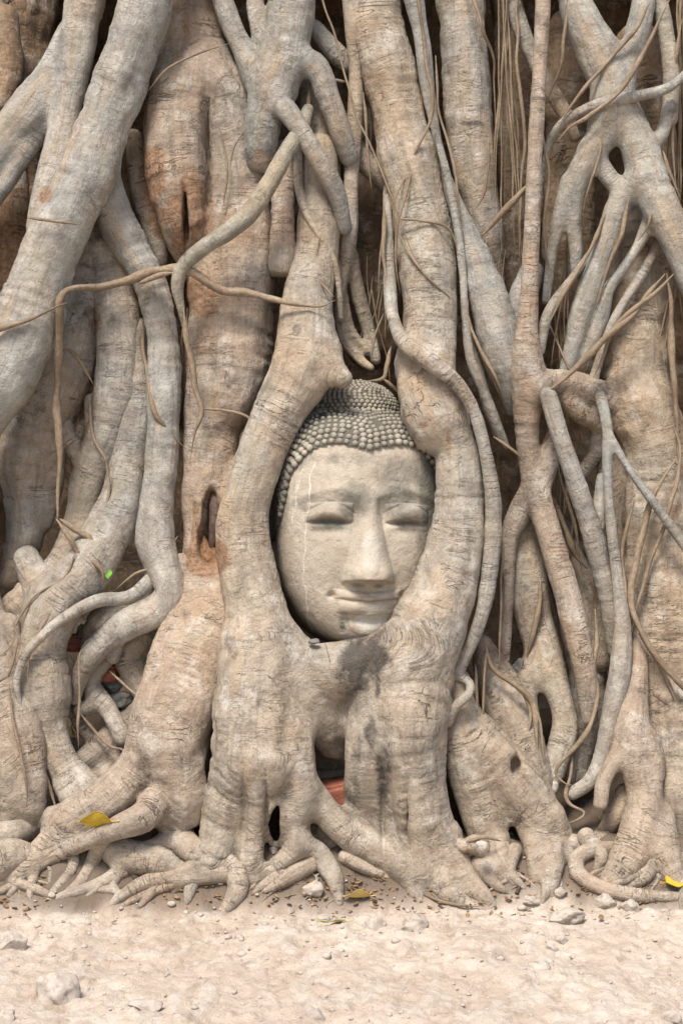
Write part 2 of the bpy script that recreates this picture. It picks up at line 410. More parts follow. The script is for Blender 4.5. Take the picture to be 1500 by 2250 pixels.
def root_mesh(name, parent, chains_txt, vox=0.006, k=0.03, tint=0.4, label=None, lump=1.0, mat=None, carve=(), wob=0.10, st=1, hue=None):
    ch = [chain(t, wob) for t in chains_txt]
    if hue is None:
        hue = rng.choice([(.97, .98, .98), (.88, .87, .77), (.98, .98, .95), (.86, .88, .88)] if tint < 0.3 else [(.97, .98, .98), (.98, .90, .84), (1.0, .97, .90), (.84, .82, .77), (.90, .93, .94)])
    allQ = np.vstack([c[0] for c in ch])
    rm = allQ[:, 3].max() + 0.025
    lo = (allQ[:, :3] - allQ[:, 3:4]).min(0) - 0.03; hi = (allQ[:, :3] + allQ[:, 3:4]).max(0) + 0.03
    n = np.ceil((hi - lo) / vox).astype(int) + 1
    gx, gy, gz = (lo[i] + vox * np.arange(n[i]) for i in range(3))
    BIG = 0.06
    Fd = np.full(n, BIG, np.float32); A = np.zeros((*n, 4), np.float32)
    done = []
    for Q, L in ch:
        t0 = 0.0
        if done:
            best = None
            for Q2, L2 in done:
                d = np.linalg.norm(Q2[:, :3] - Q[0, :3], axis=1); j = d.argmin()
                if best is None or d[j] < best[0]: best = (d[j], L2[j])
            t0 = best[1]
        L = L + t0; done.append((Q, L))
        qlo = (Q[:, :3] - Q[:, 3:4]).min(0) - 0.045; qhi = (Q[:, :3] + Q[:, 3:4]).max(0) + 0.045
        i0 = np.maximum(0, ((qlo - lo) / vox).astype(int)); i1 = np.minimum(n, ((qhi - lo) / vox).astype(int) + 2)
        Dc = np.full(i1 - i0, BIG, np.float32); Ac = np.zeros((*(i1 - i0), 4), np.float32)
        T, e1, e2 = frames(Q)
        for s in range(len(Q) - 1):
            a, b = Q[s], Q[s + 1]; ext = max(a[3], b[3]) + 0.04
            slo = np.minimum(a[:3], b[:3]) - ext; shi = np.maximum(a[:3], b[:3]) + ext
            j0 = np.maximum(i0, ((slo - lo) / vox).astype(int)); j1 = np.minimum(i1, ((shi - lo) / vox).astype(int) + 2)
            if (j1 <= j0).any(): continue
            X = (gx[j0[0]:j1[0]] - a[0])[:, None, None]; Y = (gy[j0[1]:j1[1]] - a[1])[None, :, None]; Z = (gz[j0[2]:j1[2]] - a[2])[None, None, :]
            ab = b[:3] - a[:3]; l2 = ab @ ab + 1e-12
            h = np.clip((X * ab[0] + Y * ab[1] + Z * ab[2]) / l2, 0, 1).astype(np.float32)
            dx = X - h * ab[0]; dy = Y - h * ab[1]; dz = Z - h * ab[2]
            rr = a[3] + h * (b[3] - a[3])
            d = np.sqrt(dx * dx + dy * dy + dz * dz) - rr
            sl = tuple(slice(j0[i] - i0[i], j1[i] - i0[i]) for i in range(3))
            sub = Dc[sl]; m = d < sub
            sub[m] = d[m]
            E1 = e1[s]; E2 = e2[s]
            As = Ac[sl]
            As[m, 0] = (dx * E1[0] + dy * E1[1] + dz * E1[2])[m]
            As[m, 1] = (dx * E2[0] + dy * E2[1] + dz * E2[2])[m]
            As[m, 2] = (L[s] + h * (L[s + 1] - L[s]))[m]
            As[m, 3] = rr[m]
        sl = tuple(slice(i0[i], i1[i]) for i in range(3))
        Fs = Fd[sl]; Ag = A[sl]
        kk = min(k, 0.62 * np.median(Q[:, 3]))
        act = Dc < BIG * 0.98
        fr = Fs[act]; dr = Dc[act]
        h = np.clip(0.5 + 0.5 * (fr - dr) / kk, 0, 1)
        Fs[act] = fr * (1 - h) + dr * h - kk * h * (1 - h)
        Ag[act] = Ag[act] * (1 - h)[:, None] + Ac[act] * h[:, None]
    for (cx, cy, cD, rx, ry, rd) in carve:            # hollows: px, py, depth, radii in px / px / cm
        c = W(cx, cy, cD); s = (cD / 100 - CAM_Y) / F
        q = np.sqrt(((gx - c.x) / (rx * s))[:, None, None] ** 2 + ((gy - c.y) / (rd / 100))[None, :, None] ** 2 + ((gz - c.z) / (ry * s))[None, None, :] ** 2)
        dd = ((1 - q) * min(rx * s, ry * s, rd / 100)).astype(np.float32)
        kk = 0.012; h = np.clip(0.5 - 0.5 * (Fd - dd) / kk, 0, 1)
        Fd = np.where(dd > -0.05, Fd * (1 - h) + dd * h + kk * h * (1 - h), Fd)
    # naive surface nets
    sg = Fd < 0
    cnt = np.zeros(n - 1, np.int8)
    offs = [(a, b, c) for a in (0, 1) for b in (0, 1) for c in (0, 1)]
    for (a, b, c) in offs:
        cnt += sg[a:n[0] - 1 + a, b:n[1] - 1 + b, c:n[2] - 1 + c]
    cells = np.argwhere((cnt > 0) & (cnt < 8))
    cf = np.stack([Fd[cells[:, 0] + a, cells[:, 1] + b, cells[:, 2] + c] for (a, b, c) in offs], 1).astype(float)
    att = np.mean([A[cells[:, 0] + a, cells[:, 1] + b, cells[:, 2] + c] for (a, b, c) in offs], 0).astype(float)
    sm = np.zeros((len(cells), 3)); ct = np.zeros(len(cells))
    ov = np.array(offs, float)
    for i in range(8):
        for j in range(i + 1, 8):
            if np.abs(ov[i] - ov[j]).sum() != 1: continue
            f0, f1 = cf[:, i], cf[:, j]; m = (f0 < 0) != (f1 < 0)
            t = np.where(m, f0 / np.where(m, f0 - f1, 1), 0)
            sm[m] += (ov[i] + t[:, None] * (ov[j] - ov[i]))[m]; ct[m] += 1
    V = lo + vox * (cells + sm / ct[:, None])
    idx = np.full(n - 1, -1, np.int32); idx[cells[:, 0], cells[:, 1], cells[:, 2]] = np.arange(len(cells))
    faces = []
    for ax in range(3):
        o1, o2 = [(1, 2), (2, 0), (0, 1)][ax]
        sa = [slice(None)] * 3; sb = [slice(None)] * 3
        sa[ax] = slice(0, -1); sb[ax] = slice(1, None)
        ch_ = sg[tuple(sa)] != sg[tuple(sb)]
        e = np.argwhere(ch_)
        ok = (e[:, o1] > 0) & (e[:, o2] > 0) & (e[:, o1] < n[o1] - 1) & (e[:, o2] < n[o2] - 1)
        e = e[ok]; ins = sg[e[:, 0], e[:, 1], e[:, 2]]
        def g(d1, d2):
            c = e.copy(); c[:, o1] -= d1; c[:, o2] -= d2; return idx[c[:, 0], c[:, 1], c[:, 2]]
        q = np.stack([g(1, 1), g(0, 1), g(0, 0), g(1, 0)], 1)
        q[~ins] = q[~ins][:, ::-1]
        faces.append(q)
    faces = np.vstack(faces); faces = faces[(faces >= 0).all(1)]
    rcv = att[:, :3]; rad = att[:, 3]
    o = mesh_obj(name, V, faces, mat or BARK, parent, {'rc': rcv, 'mk': markers(V, tint, st), 'hue': np.tile(hue, (len(V), 1))})
    N = vnormals(o)
    seed = NCHAIN[0] * 13
    ra = np.minimum(rad, 0.07)
    disp = 0.10 * ra * fbm(V * 11 + seed, seed, 2) + 0.045 * ra * fbm(V * 32 + seed, seed + 3, 2)
    ringm = sstep(-0.1, 0.5, fbm(V * 7 + seed, seed + 5, 2))
    rn = fbm(np.stack([rcv[:, 0] * 7, rcv[:, 1] * 7, rcv[:, 2] * 38], -1), seed + 7, 2)
    disp += np.minimum(0.005, 0.07 * ra) * ringm * (np.abs(rn) * -2 + 0.5)
    rdg = fbm(np.stack([rcv[:, 0] * 22, rcv[:, 1] * 22, rcv[:, 2] * 2.0], -1), seed + 9, 2)
    disp += 0.09 * ra * rdg + 0.13 * ra * fbm(np.stack([rcv[:, 0] * 9, rcv[:, 1] * 9, rcv[:, 2] * 1.6 + seed], -1), seed + 11, 2)
    Vn = V + N * (disp * lump)[:, None]
    o.data.vertices.foreach_set('co', Vn.astype(np.float32).ravel()); o.data.update()
    if label: o['label'] = label
    return o

def tube_mesh(name, parent, txts, mat=None, sides=8, label=None):
    """thin aerial roots: swept tubes"""
    vs, fs, rcs = [], [], []
    for txt in txts:
        Q, L = chain(txt, 0.5) if isinstance(txt, str) else txt
        if isinstance(txt, str):
            Q = Q.copy(); u = L / max(L[-1], 1e-6); sd = NCHAIN[0] * 7.3
            a_ = np.stack([L * 16, 0 * L + sd, 0 * L], -1); w_ = np.minimum(0.0045, 1.1 * Q[:, 3])
            Q[:, 0] += w_ * vnoise(a_, 21); Q[:, 1] += w_ * vnoise(a_ + 3.3, 22); Q[:, 2] += 0.5 * w_ * vnoise(a_ + 6.1, 23)
            Q[:, 3] *= (0.25 + 0.75 * np.minimum(1, u / 0.16)) * (0.12 + 0.88 * np.minimum(1, (1 - u) / 0.30)) * (1 + 0.3 * vnoise(a_ * 1.6 + 1.7, 24))
        T, e1, e2 = frames(Q); base = len(vs)
        for i in range(len(Q)):
            for j in range(sides):
                a = 2 * math.pi * j / sides; c, s = math.cos(a), math.sin(a)
                vs.append(Q[i, :3] + Q[i, 3] * (c * e1[i] + s * e2[i])); rcs.append((Q[i, 3] * c, Q[i, 3] * s, L[i]))
        for i in range(len(Q) - 1):
            for j in range(sides):
                k2 = (j + 1) % sides
                fs.append((base + i * sides + j, base + i * sides + k2, base + (i + 1) * sides + k2, base + (i + 1) * sides + j))
        for end in (0, len(Q) - 1):
            c = len(vs); vs.append(Q[end, :3]); rcs.append((0, 0, L[end]))
            for j in range(sides):
                k2 = (j + 1) % sides; b = base + end * sides
                fs.append((c, b + k2, b + j, b + j) if False else ((c, b + k2, b + j) if end == 0 else (c, b + j, b + k2)))
    o = mesh_obj(name, vs, fs, mat or VINE, parent, {'rc': rcs, 'mk': np.full((len(vs), 3), (0, 0, .4)), 'hue': np.ones((len(vs), 3))})
    if label: o['label'] = label
    return o
#%%DATA%%
# ================================================================== THE TREE
def empty(name, loc, label, cat, group=None):
    o = bpy.data.objects.new(name, None); C.objects.link(o); o.location = loc
    o.empty_display_size = 0.1
    return tag(o, label, cat, group)

tree = empty('fig_tree', (0, 0, 0), 'huge old fig tree whose tangled roots grip the stone head', 'tree')

def root(txts, D=None, **kw):
    return root_mesh('root', tree, [t for t in txts.strip().split('\n') if t.strip()], **kw)

# trunk mass far behind; unseen masses above and beside added to block stray light
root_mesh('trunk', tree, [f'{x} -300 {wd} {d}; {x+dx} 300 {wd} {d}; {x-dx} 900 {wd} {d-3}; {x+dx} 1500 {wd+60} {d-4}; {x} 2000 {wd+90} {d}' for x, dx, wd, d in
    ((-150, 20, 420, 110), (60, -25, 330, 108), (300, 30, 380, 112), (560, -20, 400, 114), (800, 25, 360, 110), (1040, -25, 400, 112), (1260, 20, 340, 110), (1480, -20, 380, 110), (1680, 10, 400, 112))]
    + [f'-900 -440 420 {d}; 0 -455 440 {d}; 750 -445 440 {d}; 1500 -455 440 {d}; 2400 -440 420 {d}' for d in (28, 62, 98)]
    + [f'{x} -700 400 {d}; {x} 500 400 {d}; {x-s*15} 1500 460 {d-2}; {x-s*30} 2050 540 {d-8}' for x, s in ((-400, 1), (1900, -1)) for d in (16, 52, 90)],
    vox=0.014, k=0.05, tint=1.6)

# roots that hold the head: two limbs, the bridge below the chin, both feet
root('''
700 330 90 9; 702 470 92 7; 690 570 108 6; 676 660 118 3; 672 740 130 0; 660 810 140 -3; 618 885 126 -5; 572 985 110 -6; 543 1085 108 -7; 538 1180 114 -7; 553 1280 136 -8; 570 1360 166 -9; 568 1450 180 -11; 566 1560 200 -13; 566 1660 190 -15
690 775 110 0; 722 812 82 -4; 752 832 52 -6
545 1600 170 -15; 520 1700 120 -17; 496 1800 104 -17; 474 1870 88 g; 458 1912 50 g; 440 1935 24 g
540 1760 50 -18; 500 1850 60 -17; 512 1895 44 g
592 1620 110 -15; 572 1720 76 -20; 558 1820 70 -20; 550 1900 62 g; 548 1925 40 g
625 1640 90 -15; 616 1730 34 -20; 588 1790 18 -23; 590 1840 18 -20; 606 1866 18 g
616 1730 30 -20; 626 1790 20 -22; 622 1840 20 -20; 608 1866 18 g
640 1560 110 -13; 652 1660 84 -17; 664 1745 84 -20; 650 1800 66 -20; 655 1855 54 -22; 610 1900 44 g; 555 1938 30 g
655 1850 50 -22; 700 1880 52 g; 732 1930 44 g; 745 1985 26 g
680 1740 76 -18; 735 1800 78 -19; 810 1855 84 -20; 890 1890 110 -21
810 -40 128 14; 838 110 126 12; 868 250 124 10; 905 400 126 8; 932 520 132 6; 944 640 124 4; 945 740 132 1; 936 810 148 -2; 946 865 146 -4; 970 930 134 -6; 1001 985 104 -7; 1008 1045 106 -8; 1010 1100 114 -8; 1000 1200 136 -8; 972 1295 160 -9; 938 1390 185 -11; 905 1480 195 -13; 898 1590 185 -15; 918 1700 130 -18; 932 1800 122 -20; 950 1850 116 =-15; 966 1910 100 =-16; 990 1960 66 =-18.5; 1024 2003 10 =-21
975 1850 90 =-15; 1022 1925 60 =-17; 1062 1970 40 =-19.5; 1098 2002 8 =-21.5
918 1860 84 =-14; 908 1915 72 =-16; 914 1960 50 =-18.5; 924 1992 10 =-20.5
600 1428 150 -11; 690 1474 130 -12; 800 1462 130 -12; 890 1430 160 -12
640 1490 120 -9; 715 1565 135 -8; 738 1630 90 -6
830 1540 120 -13; 806 1640 96 -14; 796 1740 84 -14; 800 1810 76 -12; 815 1850 60 -10
850 1620 70 -14; 852 1740 80 -15; 858 1830 80 -13; 866 1875 60 -11
884 1700 40 -18; 888 1780 34 -19; 892 1850 30 -18
''', tint=0.5, hue=(1.0, .99, .95), k=0.035, vox=0.0055, carve=[(534, 1805, -22, 4, 100, 5), (584, 1810, -22, 3.5, 80, 4), (896, 1785, -19, 4, 60, 5), (842, 1800, -18, 4, 60, 6)], label='massive pale root split round the stone head, with black stains under its chin')

# big trunk-like root left of the head
root('''
415 -50 120 17; 422 60 160 15; 432 150 196 14; 450 240 210 14
395 200 136 8; 386 300 130 6; 394 400 134 5; 410 480 118 6; 428 560 84 11
495 220 170 13; 512 340 165 13; 520 470 170 12; 512 600 186 11; 505 720 190 10; 505 830 184 9; 478 930 140 8; 462 1040 112 7; 458 1150 112 5; 450 1250 108 3; 425 1340 122 0; 398 1430 134 -4; 362 1540 140 -8; 340 1640 120 -11
505 1230 60 3; 478 1340 100 -2; 446 1450 124 -5; 415 1560 124 -8; 388 1650 112 -11; 372 1720 100 -13; 350 1790 70 -15
345 1620 110 -11; 300 1690 104 -13; 235 1755 100 -16; 170 1800 104 -17; 118 1845 66 g; 70 1885 50 g; 30 1925 34 g; -10 1950 20 g
400 1690 70 -13; 405 1760 66 -16; 386 1830 72 g; 425 1872 64 g; 475 1886 60 g; 514 1915 56 g; 522 1958 50 g; 486 2012 26 g
440 1600 60 -4; 428 1680 46 -13; 434 1745 46 -15; 424 1800 36 -16
365 1720 70 -11; 320 1790 66 -21; 255 1822 48 -25; 192 1848 42 -24; 120 1880 38 g; 40 1920 36 g; -40 1958 34 g
228 1832 38 -24; 206 1890 34 g; 176 1940 26 g; 122 1980 10 g
80 1905 26 g; 66 1960 20 g; 68 1980 10 g
386 1840 50 g; 330 1868 44 g; 290 1870 30 g
560 1000 60 4; 520 1050 50 2; 500 1200 44 1; 505 1330 40 0
''', tint=0.5, k=0.035, label='broad barky root with bared orange wood and a rotten hollow', carve=[(462, 1125, 0, 17, 52, 7), (455, 1195, 0, 22, 48, 7), (470, 1165, 0, 13, 70, 6), (454, 330, 3, 7, 120, 6), (408, 485, 1, 4, 70, 5)])

# splintered heartwood and rot inside the hollow
root_mesh('heartwood', tree, ['468 1070 16 5; 472 1120 30 3; 470 1180 28 3; 462 1220 12 4', '480 1090 10 4; 483 1150 14 3; 478 1200 10 3'], vox=0.004, mat=DARKWOOD, label='dark split heartwood showing in the hollow', wob=.3)
root_mesh('rotten_wood', tree, ['446 1180 12 4; 452 1215 24 3; 460 1240 26 2; 456 1256 14 2', '440 1200 10 3; 442 1225 16 2; 448 1245 14 2', '470 1210 16 2; 474 1235 16 1; 466 1255 12 1'], vox=0.004, mat=ROT, label='crumbling orange rot at the bottom of the hollow', wob=.4, lump=2.0)
# leaning grey root, top left, forking in two
root('''
335 -50 120 -2; 300 70 116 -2; 262 180 116 -2; 225 280 122 -2; 190 385 128 -3; 150 460 128 -4; 108 560 138 -5; 62 680 148 -6; 15 800 150 -6; -60 930 140 -6
225 370 80 0; 240 430 82 3; 268 510 88 5; 312 585 84 5; 340 650 76 5; 358 740 74 5; 360 880 72 4; 354 1010 70 4; 342 1110 72 3; 342 1190 84 2; 364 1250 76 0; 378 1305 64 -2; 350 1345 60 -3; 285 1373 60 -4; 240 1400 56 -4
120 700 60 -3; 70 800 60 -3; 10 880 60 -3
''', tint=0.05, st=0, label='smooth grey root leaning down to the left and forking')
root('''
195 -50 88 3; 178 60 80 2; 155 190 74 1; 132 320 72 0; 106 430 72 -1; 85 500 60 -2
150 70 50 6; 115 150 66 4; 80 220 92 3; 30 285 100 3; -40 380 96 3
112 250 46 4; 60 320 50 3; 10 400 46 3; -60 500 40 3
''', tint=0.15, st=0, label='olive grey root pair crossing at the top left corner')
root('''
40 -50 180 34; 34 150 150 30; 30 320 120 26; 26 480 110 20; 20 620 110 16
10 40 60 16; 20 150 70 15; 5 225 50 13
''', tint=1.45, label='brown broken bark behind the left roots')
# left column of ringed roots
root('''
215 470 80 14; 200 580 130 13; 178 690 130 13; 140 800 160 13; 92 900 170 13; 66 1000 140 12; 58 1100 104 11; 52 1190 84 10; 25 1270 62 9
120 950 60 11; 118 1060 50 11; 100 1150 40 11
''', tint=0.8, label='wide tan root with flaking bark at the left edge')
root('''
240 560 120 11; 256 680 108 9; 258 790 106 8; 250 890 94 8; 226 975 88 8; 196 1050 84 9; 180 1130 80 9; 160 1195 74 6; 105 1265 66 3; 40 1330 66 1; -40 1410 60 0
140 930 40 11; 155 970 38 10; 190 1010 50 9
200 880 30 10; 200 950 26 9; 205 1000 30 9
''', tint=0.5, label='ringed grey root with lens-shaped scars, turning left at its foot')
root('''
286 740 80 10; 298 870 78 8; 288 970 78 6; 270 1070 82 4; 246 1150 100 2; 195 1240 116 -1; 125 1325 116 -3; 92 1420 112 -4; 96 1530 120 -5; 112 1620 86 -6; 142 1690 84 -7; 195 1760 110 -8; 235 1800 90 g
60 1230 60 2; 90 1300 80 0; 60 1350 60 0; 20 1380 50 0
''', tint=0.5, label='bent root with a knobbly knee at the lower left')
root('''
-10 1440 90 -6; 10 1520 100 -7; 45 1600 110 -9; 64 1690 76 -11; 70 1770 70 -13; 70 1840 60 g
5 1570 70 -8; 15 1680 60 -12; 20 1770 56 -13; 20 1850 50 g
-20 1360 40 -6; 20 1370 44 -6; 36 1420 34 -6; 40 1480 26 -6
''', tint=0.45)
root('''
400 1240 50 2; 370 1310 56 -1; 335 1345 60 -3; 275 1375 62 -4; 215 1425 60 -4; 180 1480 44 -3; 165 1540 26 -1
258 1400 44 -3; 248 1445 36 -1
''', tint=0.35)
root('''
232 1450 40 1; 200 1500 44 1; 238 1560 44 -1; 268 1620 46 -3
200 1500 36 1; 205 1545 40 0; 175 1560 36 1
''', tint=0.4)
root('''
370 1385 50 6; 310 1395 80 3; 285 1440 76 3; 305 1500 66 2; 330 1540 44 0
''', tint=0.6)
root('''
335 1320 56 5; 290 1350 66 4; 230 1370 80 4; 200 1420 50 5
''', tint=0.6)
root('''
340 1240 34 2; 330 1275 36 0; 285 1312 34 -3; 225 1318 34 -6; 180 1335 32 -9; 130 1365 26 -11; 80 1410 24 -12; 50 1450 24 -12; 36 1500 20 -12; 44 1550 12 -12
''', tint=0.3, vox=0.004)
root('''
300 1560 60 4; 240 1630 66 2; 180 1680 56 0; 150 1720 40 0
290 1660 60 2; 220 1720 60 0; 190 1760 40 -2
150 1540 30 4; 180 1600 36 3; 215 1640 26 3
''', tint=0.6)
root('''
450 1560 60 4; 440 1660 80 2; 430 1760 60 0; 420 1830 40 g
''', tint=0.6)
# feet spreading on the ground, lower left
root('''
230 1850 60 -20; 270 1880 84 g; 340 1890 80 g; 390 1910 50 g; 420 1925 30 g
265 1890 50 g; 255 1930 34 g; 232 1975 18 g
420 1905 26 g; 412 1950 22 g; 410 1980 18 g
''', tint=0.8, vox=0.005)
root('''
446 1898 40 g; 408 1918 50 g; 360 1930 44 g; 310 1945 40 g; 260 1975 26 g; 235 1998 12 g
300 1945 24 g; 285 1980 12 g
250 1955 26 g; 215 1955 20 g; 192 1940 18 g
505 1918 46 g; 450 1926 40 g; 405 1938 30 g; 380 1960 16 g
''', tint=0.95, vox=0.005)
root('''
-40 1850 80 -14; 30 1830 66 -16; 75 1815 66 g; 110 1790 40 -14
160 1770 50 -12; 126 1795 50 -15; 108 1840 50 g; 118 1880 30 g
''', tint=0.7)
root('''
0 1890 90 g; 50 1880 60 g; 90 1900 30 g
''', tint=0.95)

for t in ('330 1880 36 g; 270 1915 32 g; 215 1945 28 g; 150 1965 22 g; 90 1985 12 g', '470 1900 40 g; 420 1930 32 g; 350 1955 26 g; 290 1980 18 g; 255 2000 8 g', '120 1880 34 g; 60 1920 28 g; 10 1955 22 g; -40 1975 20 g',
          '620 1915 30 g; 580 1945 24 g; 555 1965 12 g', '1180 1900 34 g; 1200 1945 28 g; 1190 1985 12 g', '20 1850 40 g; 60 1885 34 g; 45 1930 28 g; 20 1968 16 g', '-20 1900 36 g; 30 1935 30 g; 90 1960 22 g; 120 1975 12 g', '150 1850 34 g; 160 1900 28 g; 130 1945 22 g; 100 1975 12 g',
          '330 1870 50 g; 360 1905 44 g; 340 1950 30 g; 312 1985 16 g; 300 2000 8 g', '290 1900 40 g; 250 1920 30 g; 205 1960 20 g; 170 1985 10 g', '440 1890 44 g; 425 1940 30 g; 412 1985 14 g',
          '700 1890 44 g; 640 1925 34 g; 600 1950 22 g; 575 1962 10 g', '760 1885 40 g; 800 1905 34 g; 850 1925 22 g', '1130 1870 36 g; 1120 1915 30 g; 1150 1950 16 g',
          '1050 1900 40 g; 1090 1945 26 g; 1120 1965 12 g', '1440 1890 50 g; 1420 1930 34 g; 1380 1950 20 g', '1290 1840 44 g; 1320 1880 36 g; 1310 1910 22 g'):
    root(t, tint=0.8, vox=0.0045, wob=0.25)

# upper middle: knotted node with crossing arms
root('''
648 -50 110 7; 634 70 104 5; 612 160 112 4; 600 210 90 4
565 -40 40 10; 562 20 44 8; 585 90 60 6
474 -50 40 8; 500 30 44 7; 530 100 48 6; 566 165 76 5
590 190 90 4; 578 260 78 4; 574 310 76 5; 570 345 72 6
650 130 70 5; 695 150 58 4; 722 220 50 5; 748 290 48 6; 766 345 40 8
600 205 60 2; 632 245 44 0; 672 305 42 -1; 712 370 42 0; 742 430 38 2; 758 500 34 5
690 60 40 14; 725 105 46 14; 762 140 40 14
''', tint=0.35, label='knotted olive root node with a broken stub and crossing arms')
root('''
765 -40 34 10; 776 80 34 10; 782 200 34 10; 778 300 34 10; 770 420 34 9; 768 500 40 9; 758 580 40 10; 745 660 28 11; 752 740 24 12; 790 790 22 12; 815 808 16 10
770 560 34 11; 785 640 34 13; 808 720 32 14; 825 790 24 14
750 640 26 12; 765 720 26 13; 800 770 26 13
''', tint=0.4, vox=0.005)
root('''
775 315 40 14; 800 355 48 14; 845 395 44 14; 880 430 40 15
''', tint=0.6, vox=0.005)
root('''
626 330 52 8; 622 430 58 6; 620 520 60 5; 618 580 62 4; 616 622 60 4
''', tint=0.55, vox=0.005, carve=[(614, 640, 2, 60, 38, 12)], label='short cut-off root stub between two bigger roots')
root('''
690 180 90 17; 700 300 96 13; 702 420 96 12
''', tint=0.6)
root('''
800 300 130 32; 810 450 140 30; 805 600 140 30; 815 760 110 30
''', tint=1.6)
root('''
676 240 26 6; 660 285 32 1; 628 335 38 -3; 592 400 40 -5; 555 458 42 -6; 505 505 42 -7; 445 545 40 -6; 402 585 36 -5; 390 630 32 -4; 398 680 20 -3; 404 720 10 -2
''', tint=0.15, vox=0.004, wob=0.05, st=0, label='smooth arching root crossing in front of the trunk')
root('''
655 300 18 6; 656 400 20 5; 672 465 20 3; 700 515 20 2; 728 560 17 3; 742 620 16 4; 748 700 14 6
''', tint=0.4, vox=0.004, wob=0.3)

# right of the head
root('''
1010 -50 116 13; 1018 100 114 12; 1030 250 112 11; 1042 370 100 11; 1058 470 90 12; 1078 580 60 14; 1090 680 40 16
''', tint=0.6, label='straight pale column root with short dark bark cracks')
root('''
900 -50 46 8; 928 90 38 8; 942 210 28 8; 968 340 20 8; 990 420 34 7; 1025 510 56 6; 1058 610 80 5; 1086 710 92 4; 1110 800 80 4; 1122 860 50 5; 1125 900 30 7
''', tint=0.1, label='spindle-shaped grey root right of the head')
root('''
960 300 16 5; 985 400 20 4; 1004 500 20 3; 1016 600 20 2; 1022 700 20 2; 1034 790 22 2; 1062 860 24 3; 1090 930 22 5; 1112 980 18 7
1030 740 16 4; 1050 820 26 4; 1075 900 30 5; 1095 960 24 7
''', tint=0.2, vox=0.005)
root('''
862 300 8 16; 850 400 16 10; 852 500 24 5; 856 620 30 2; 862 690 34 -3; 888 752 42 -9; 948 795 48 -13; 1006 845 40 -14; 1044 910 34 -13; 1068 1000 30 -13; 1082 1090 34 -12; 1082 1180 38 -11; 1070 1290 36 -11; 1052 1370 36 -11; 1022 1440 34 -11; 1002 1485 30 -11
1000 1485 24 -11; 1030 1500 20 -13; 1030 1525 20 -15; 1000 1555 22 -15; 985 1590 18 -14
''', tint=0.5, vox=0.0045, wob=0.06, label='long smooth root hugging the right side of the head')
root('''
1195 -60 38 -2; 1187 120 36 -2; 1177 280 36 -3; 1168 480 36 -3; 1162 640 40 -2; 1156 740 54 -1; 1158 820 76 1; 1158 890 66 2; 1158 960 52 3; 1168 1040 58 4; 1188 1120 62 3; 1215 1210 58 1; 1245 1310 60 -2; 1272 1420 60 -4; 1288 1500 52 -4; 1296 1580 36 -3
1170 850 70 1; 1225 835 48 2; 1285 850 58 4; 1340 880 80 6; 1400 905 110 8
1235 860 40 3; 1262 895 50 4; 1305 925 50 6; 1335 940 40 7
1220 930 30 5; 1204 1000 48 5; 1180 1070 56 5
1170 1060 40 5; 1140 1130 54 6; 1118 1190 40 6; 1118 1280 30 5; 1110 1380 30 4; 1106 1470 28 3
1310 915 40 8; 1310 980 42 9; 1285 1030 36 11; 1250 1080 30 13
1430 380 10 6; 1430 381 10 6
''', tint=0.5, label='straight hanging root that thickens and branches low down')
root('''
1205 870 44 -2; 1232 960 42 -3; 1264 1060 42 -3; 1298 1160 44 -2; 1322 1250 48 -1; 1344 1340 46 0; 1352 1430 40 2
1322 1050 26 6; 1316 1110 26 4; 1312 1160 30 1
''', tint=0.25, vox=0.005)
root('''
1318 870 34 1; 1332 940 30 -2; 1334 1040 26 -4; 1342 1160 26 -4; 1356 1270 28 -4; 1368 1370 38 -4; 1362 1460 46 -5; 1346 1550 46 -6; 1326 1650 40 -7; 1298 1715 36 -8; 1258 1745 32 -8
1340 960 22 -3; 1385 1035 20 -5; 1440 1110 22 -6; 1490 1180 24 -6; 1560 1280 24 -6
''', tint=0.25, vox=0.005)
root('''
1150 1160 90 12; 1152 1260 100 11; 1165 1350 90 9; 1195 1440 90 6; 1228 1530 64 3; 1238 1600 60 1; 1215 1680 62 -2; 1195 1740 60 -3
1185 1450 60 6; 1150 1500 70 5; 1155 1600 66 2
''', tint=0.55)
root('''
1060 1420 50 3; 1080 1480 90 1; 1115 1560 110 -1; 1150 1650 110 -3; 1180 1720 80 -5
''', tint=0.75)
root('''
1215 1180 90 22; 1260 1300 110 18; 1290 1450 90 14; 1280 1600 90 10; 1260 1700 60 6
''', tint=0.7)
root('''
1000 1500 76 -8; 1002 1590 76 -10; 1022 1690 80 -12; 1054 1780 84 -14; 1080 1850 84 -17; 1105 1900 44 g; 1130 1940 24 g
1010 1560 70 -7; 1070 1640 110 -8; 1130 1720 130 -11; 1180 1790 120 -13; 1200 1850 96 -16; 1210 1900 60 g; 1208 1965 36 g
1170 1830 60 -16; 1176 1890 44 g; 1178 1930 34 g
1215 1800 70 -14; 1240 1860 46 -17; 1250 1890 30 g
1090 1800 40 -13; 1115 1765 40 -13; 1150 1770 50 -13
1060 1860 50 -18; 1070 1900 40 g; 1100 1935 24 g
''', tint=0.85, vox=0.0055, label='buttress root with two knot holes right of the head', carve=[(1134, 1686, -14, 15, 24, 5), (1122, 1795, -17, 15, 24, 4)])
root('''
1060 1850 30 -22; 1020 1860 30 -24; 1000 1850 24 -22
1040 1855 40 -23; 1075 1890 30 g; 1120 1935 22 g
''', tint=0.9, vox=0.005)
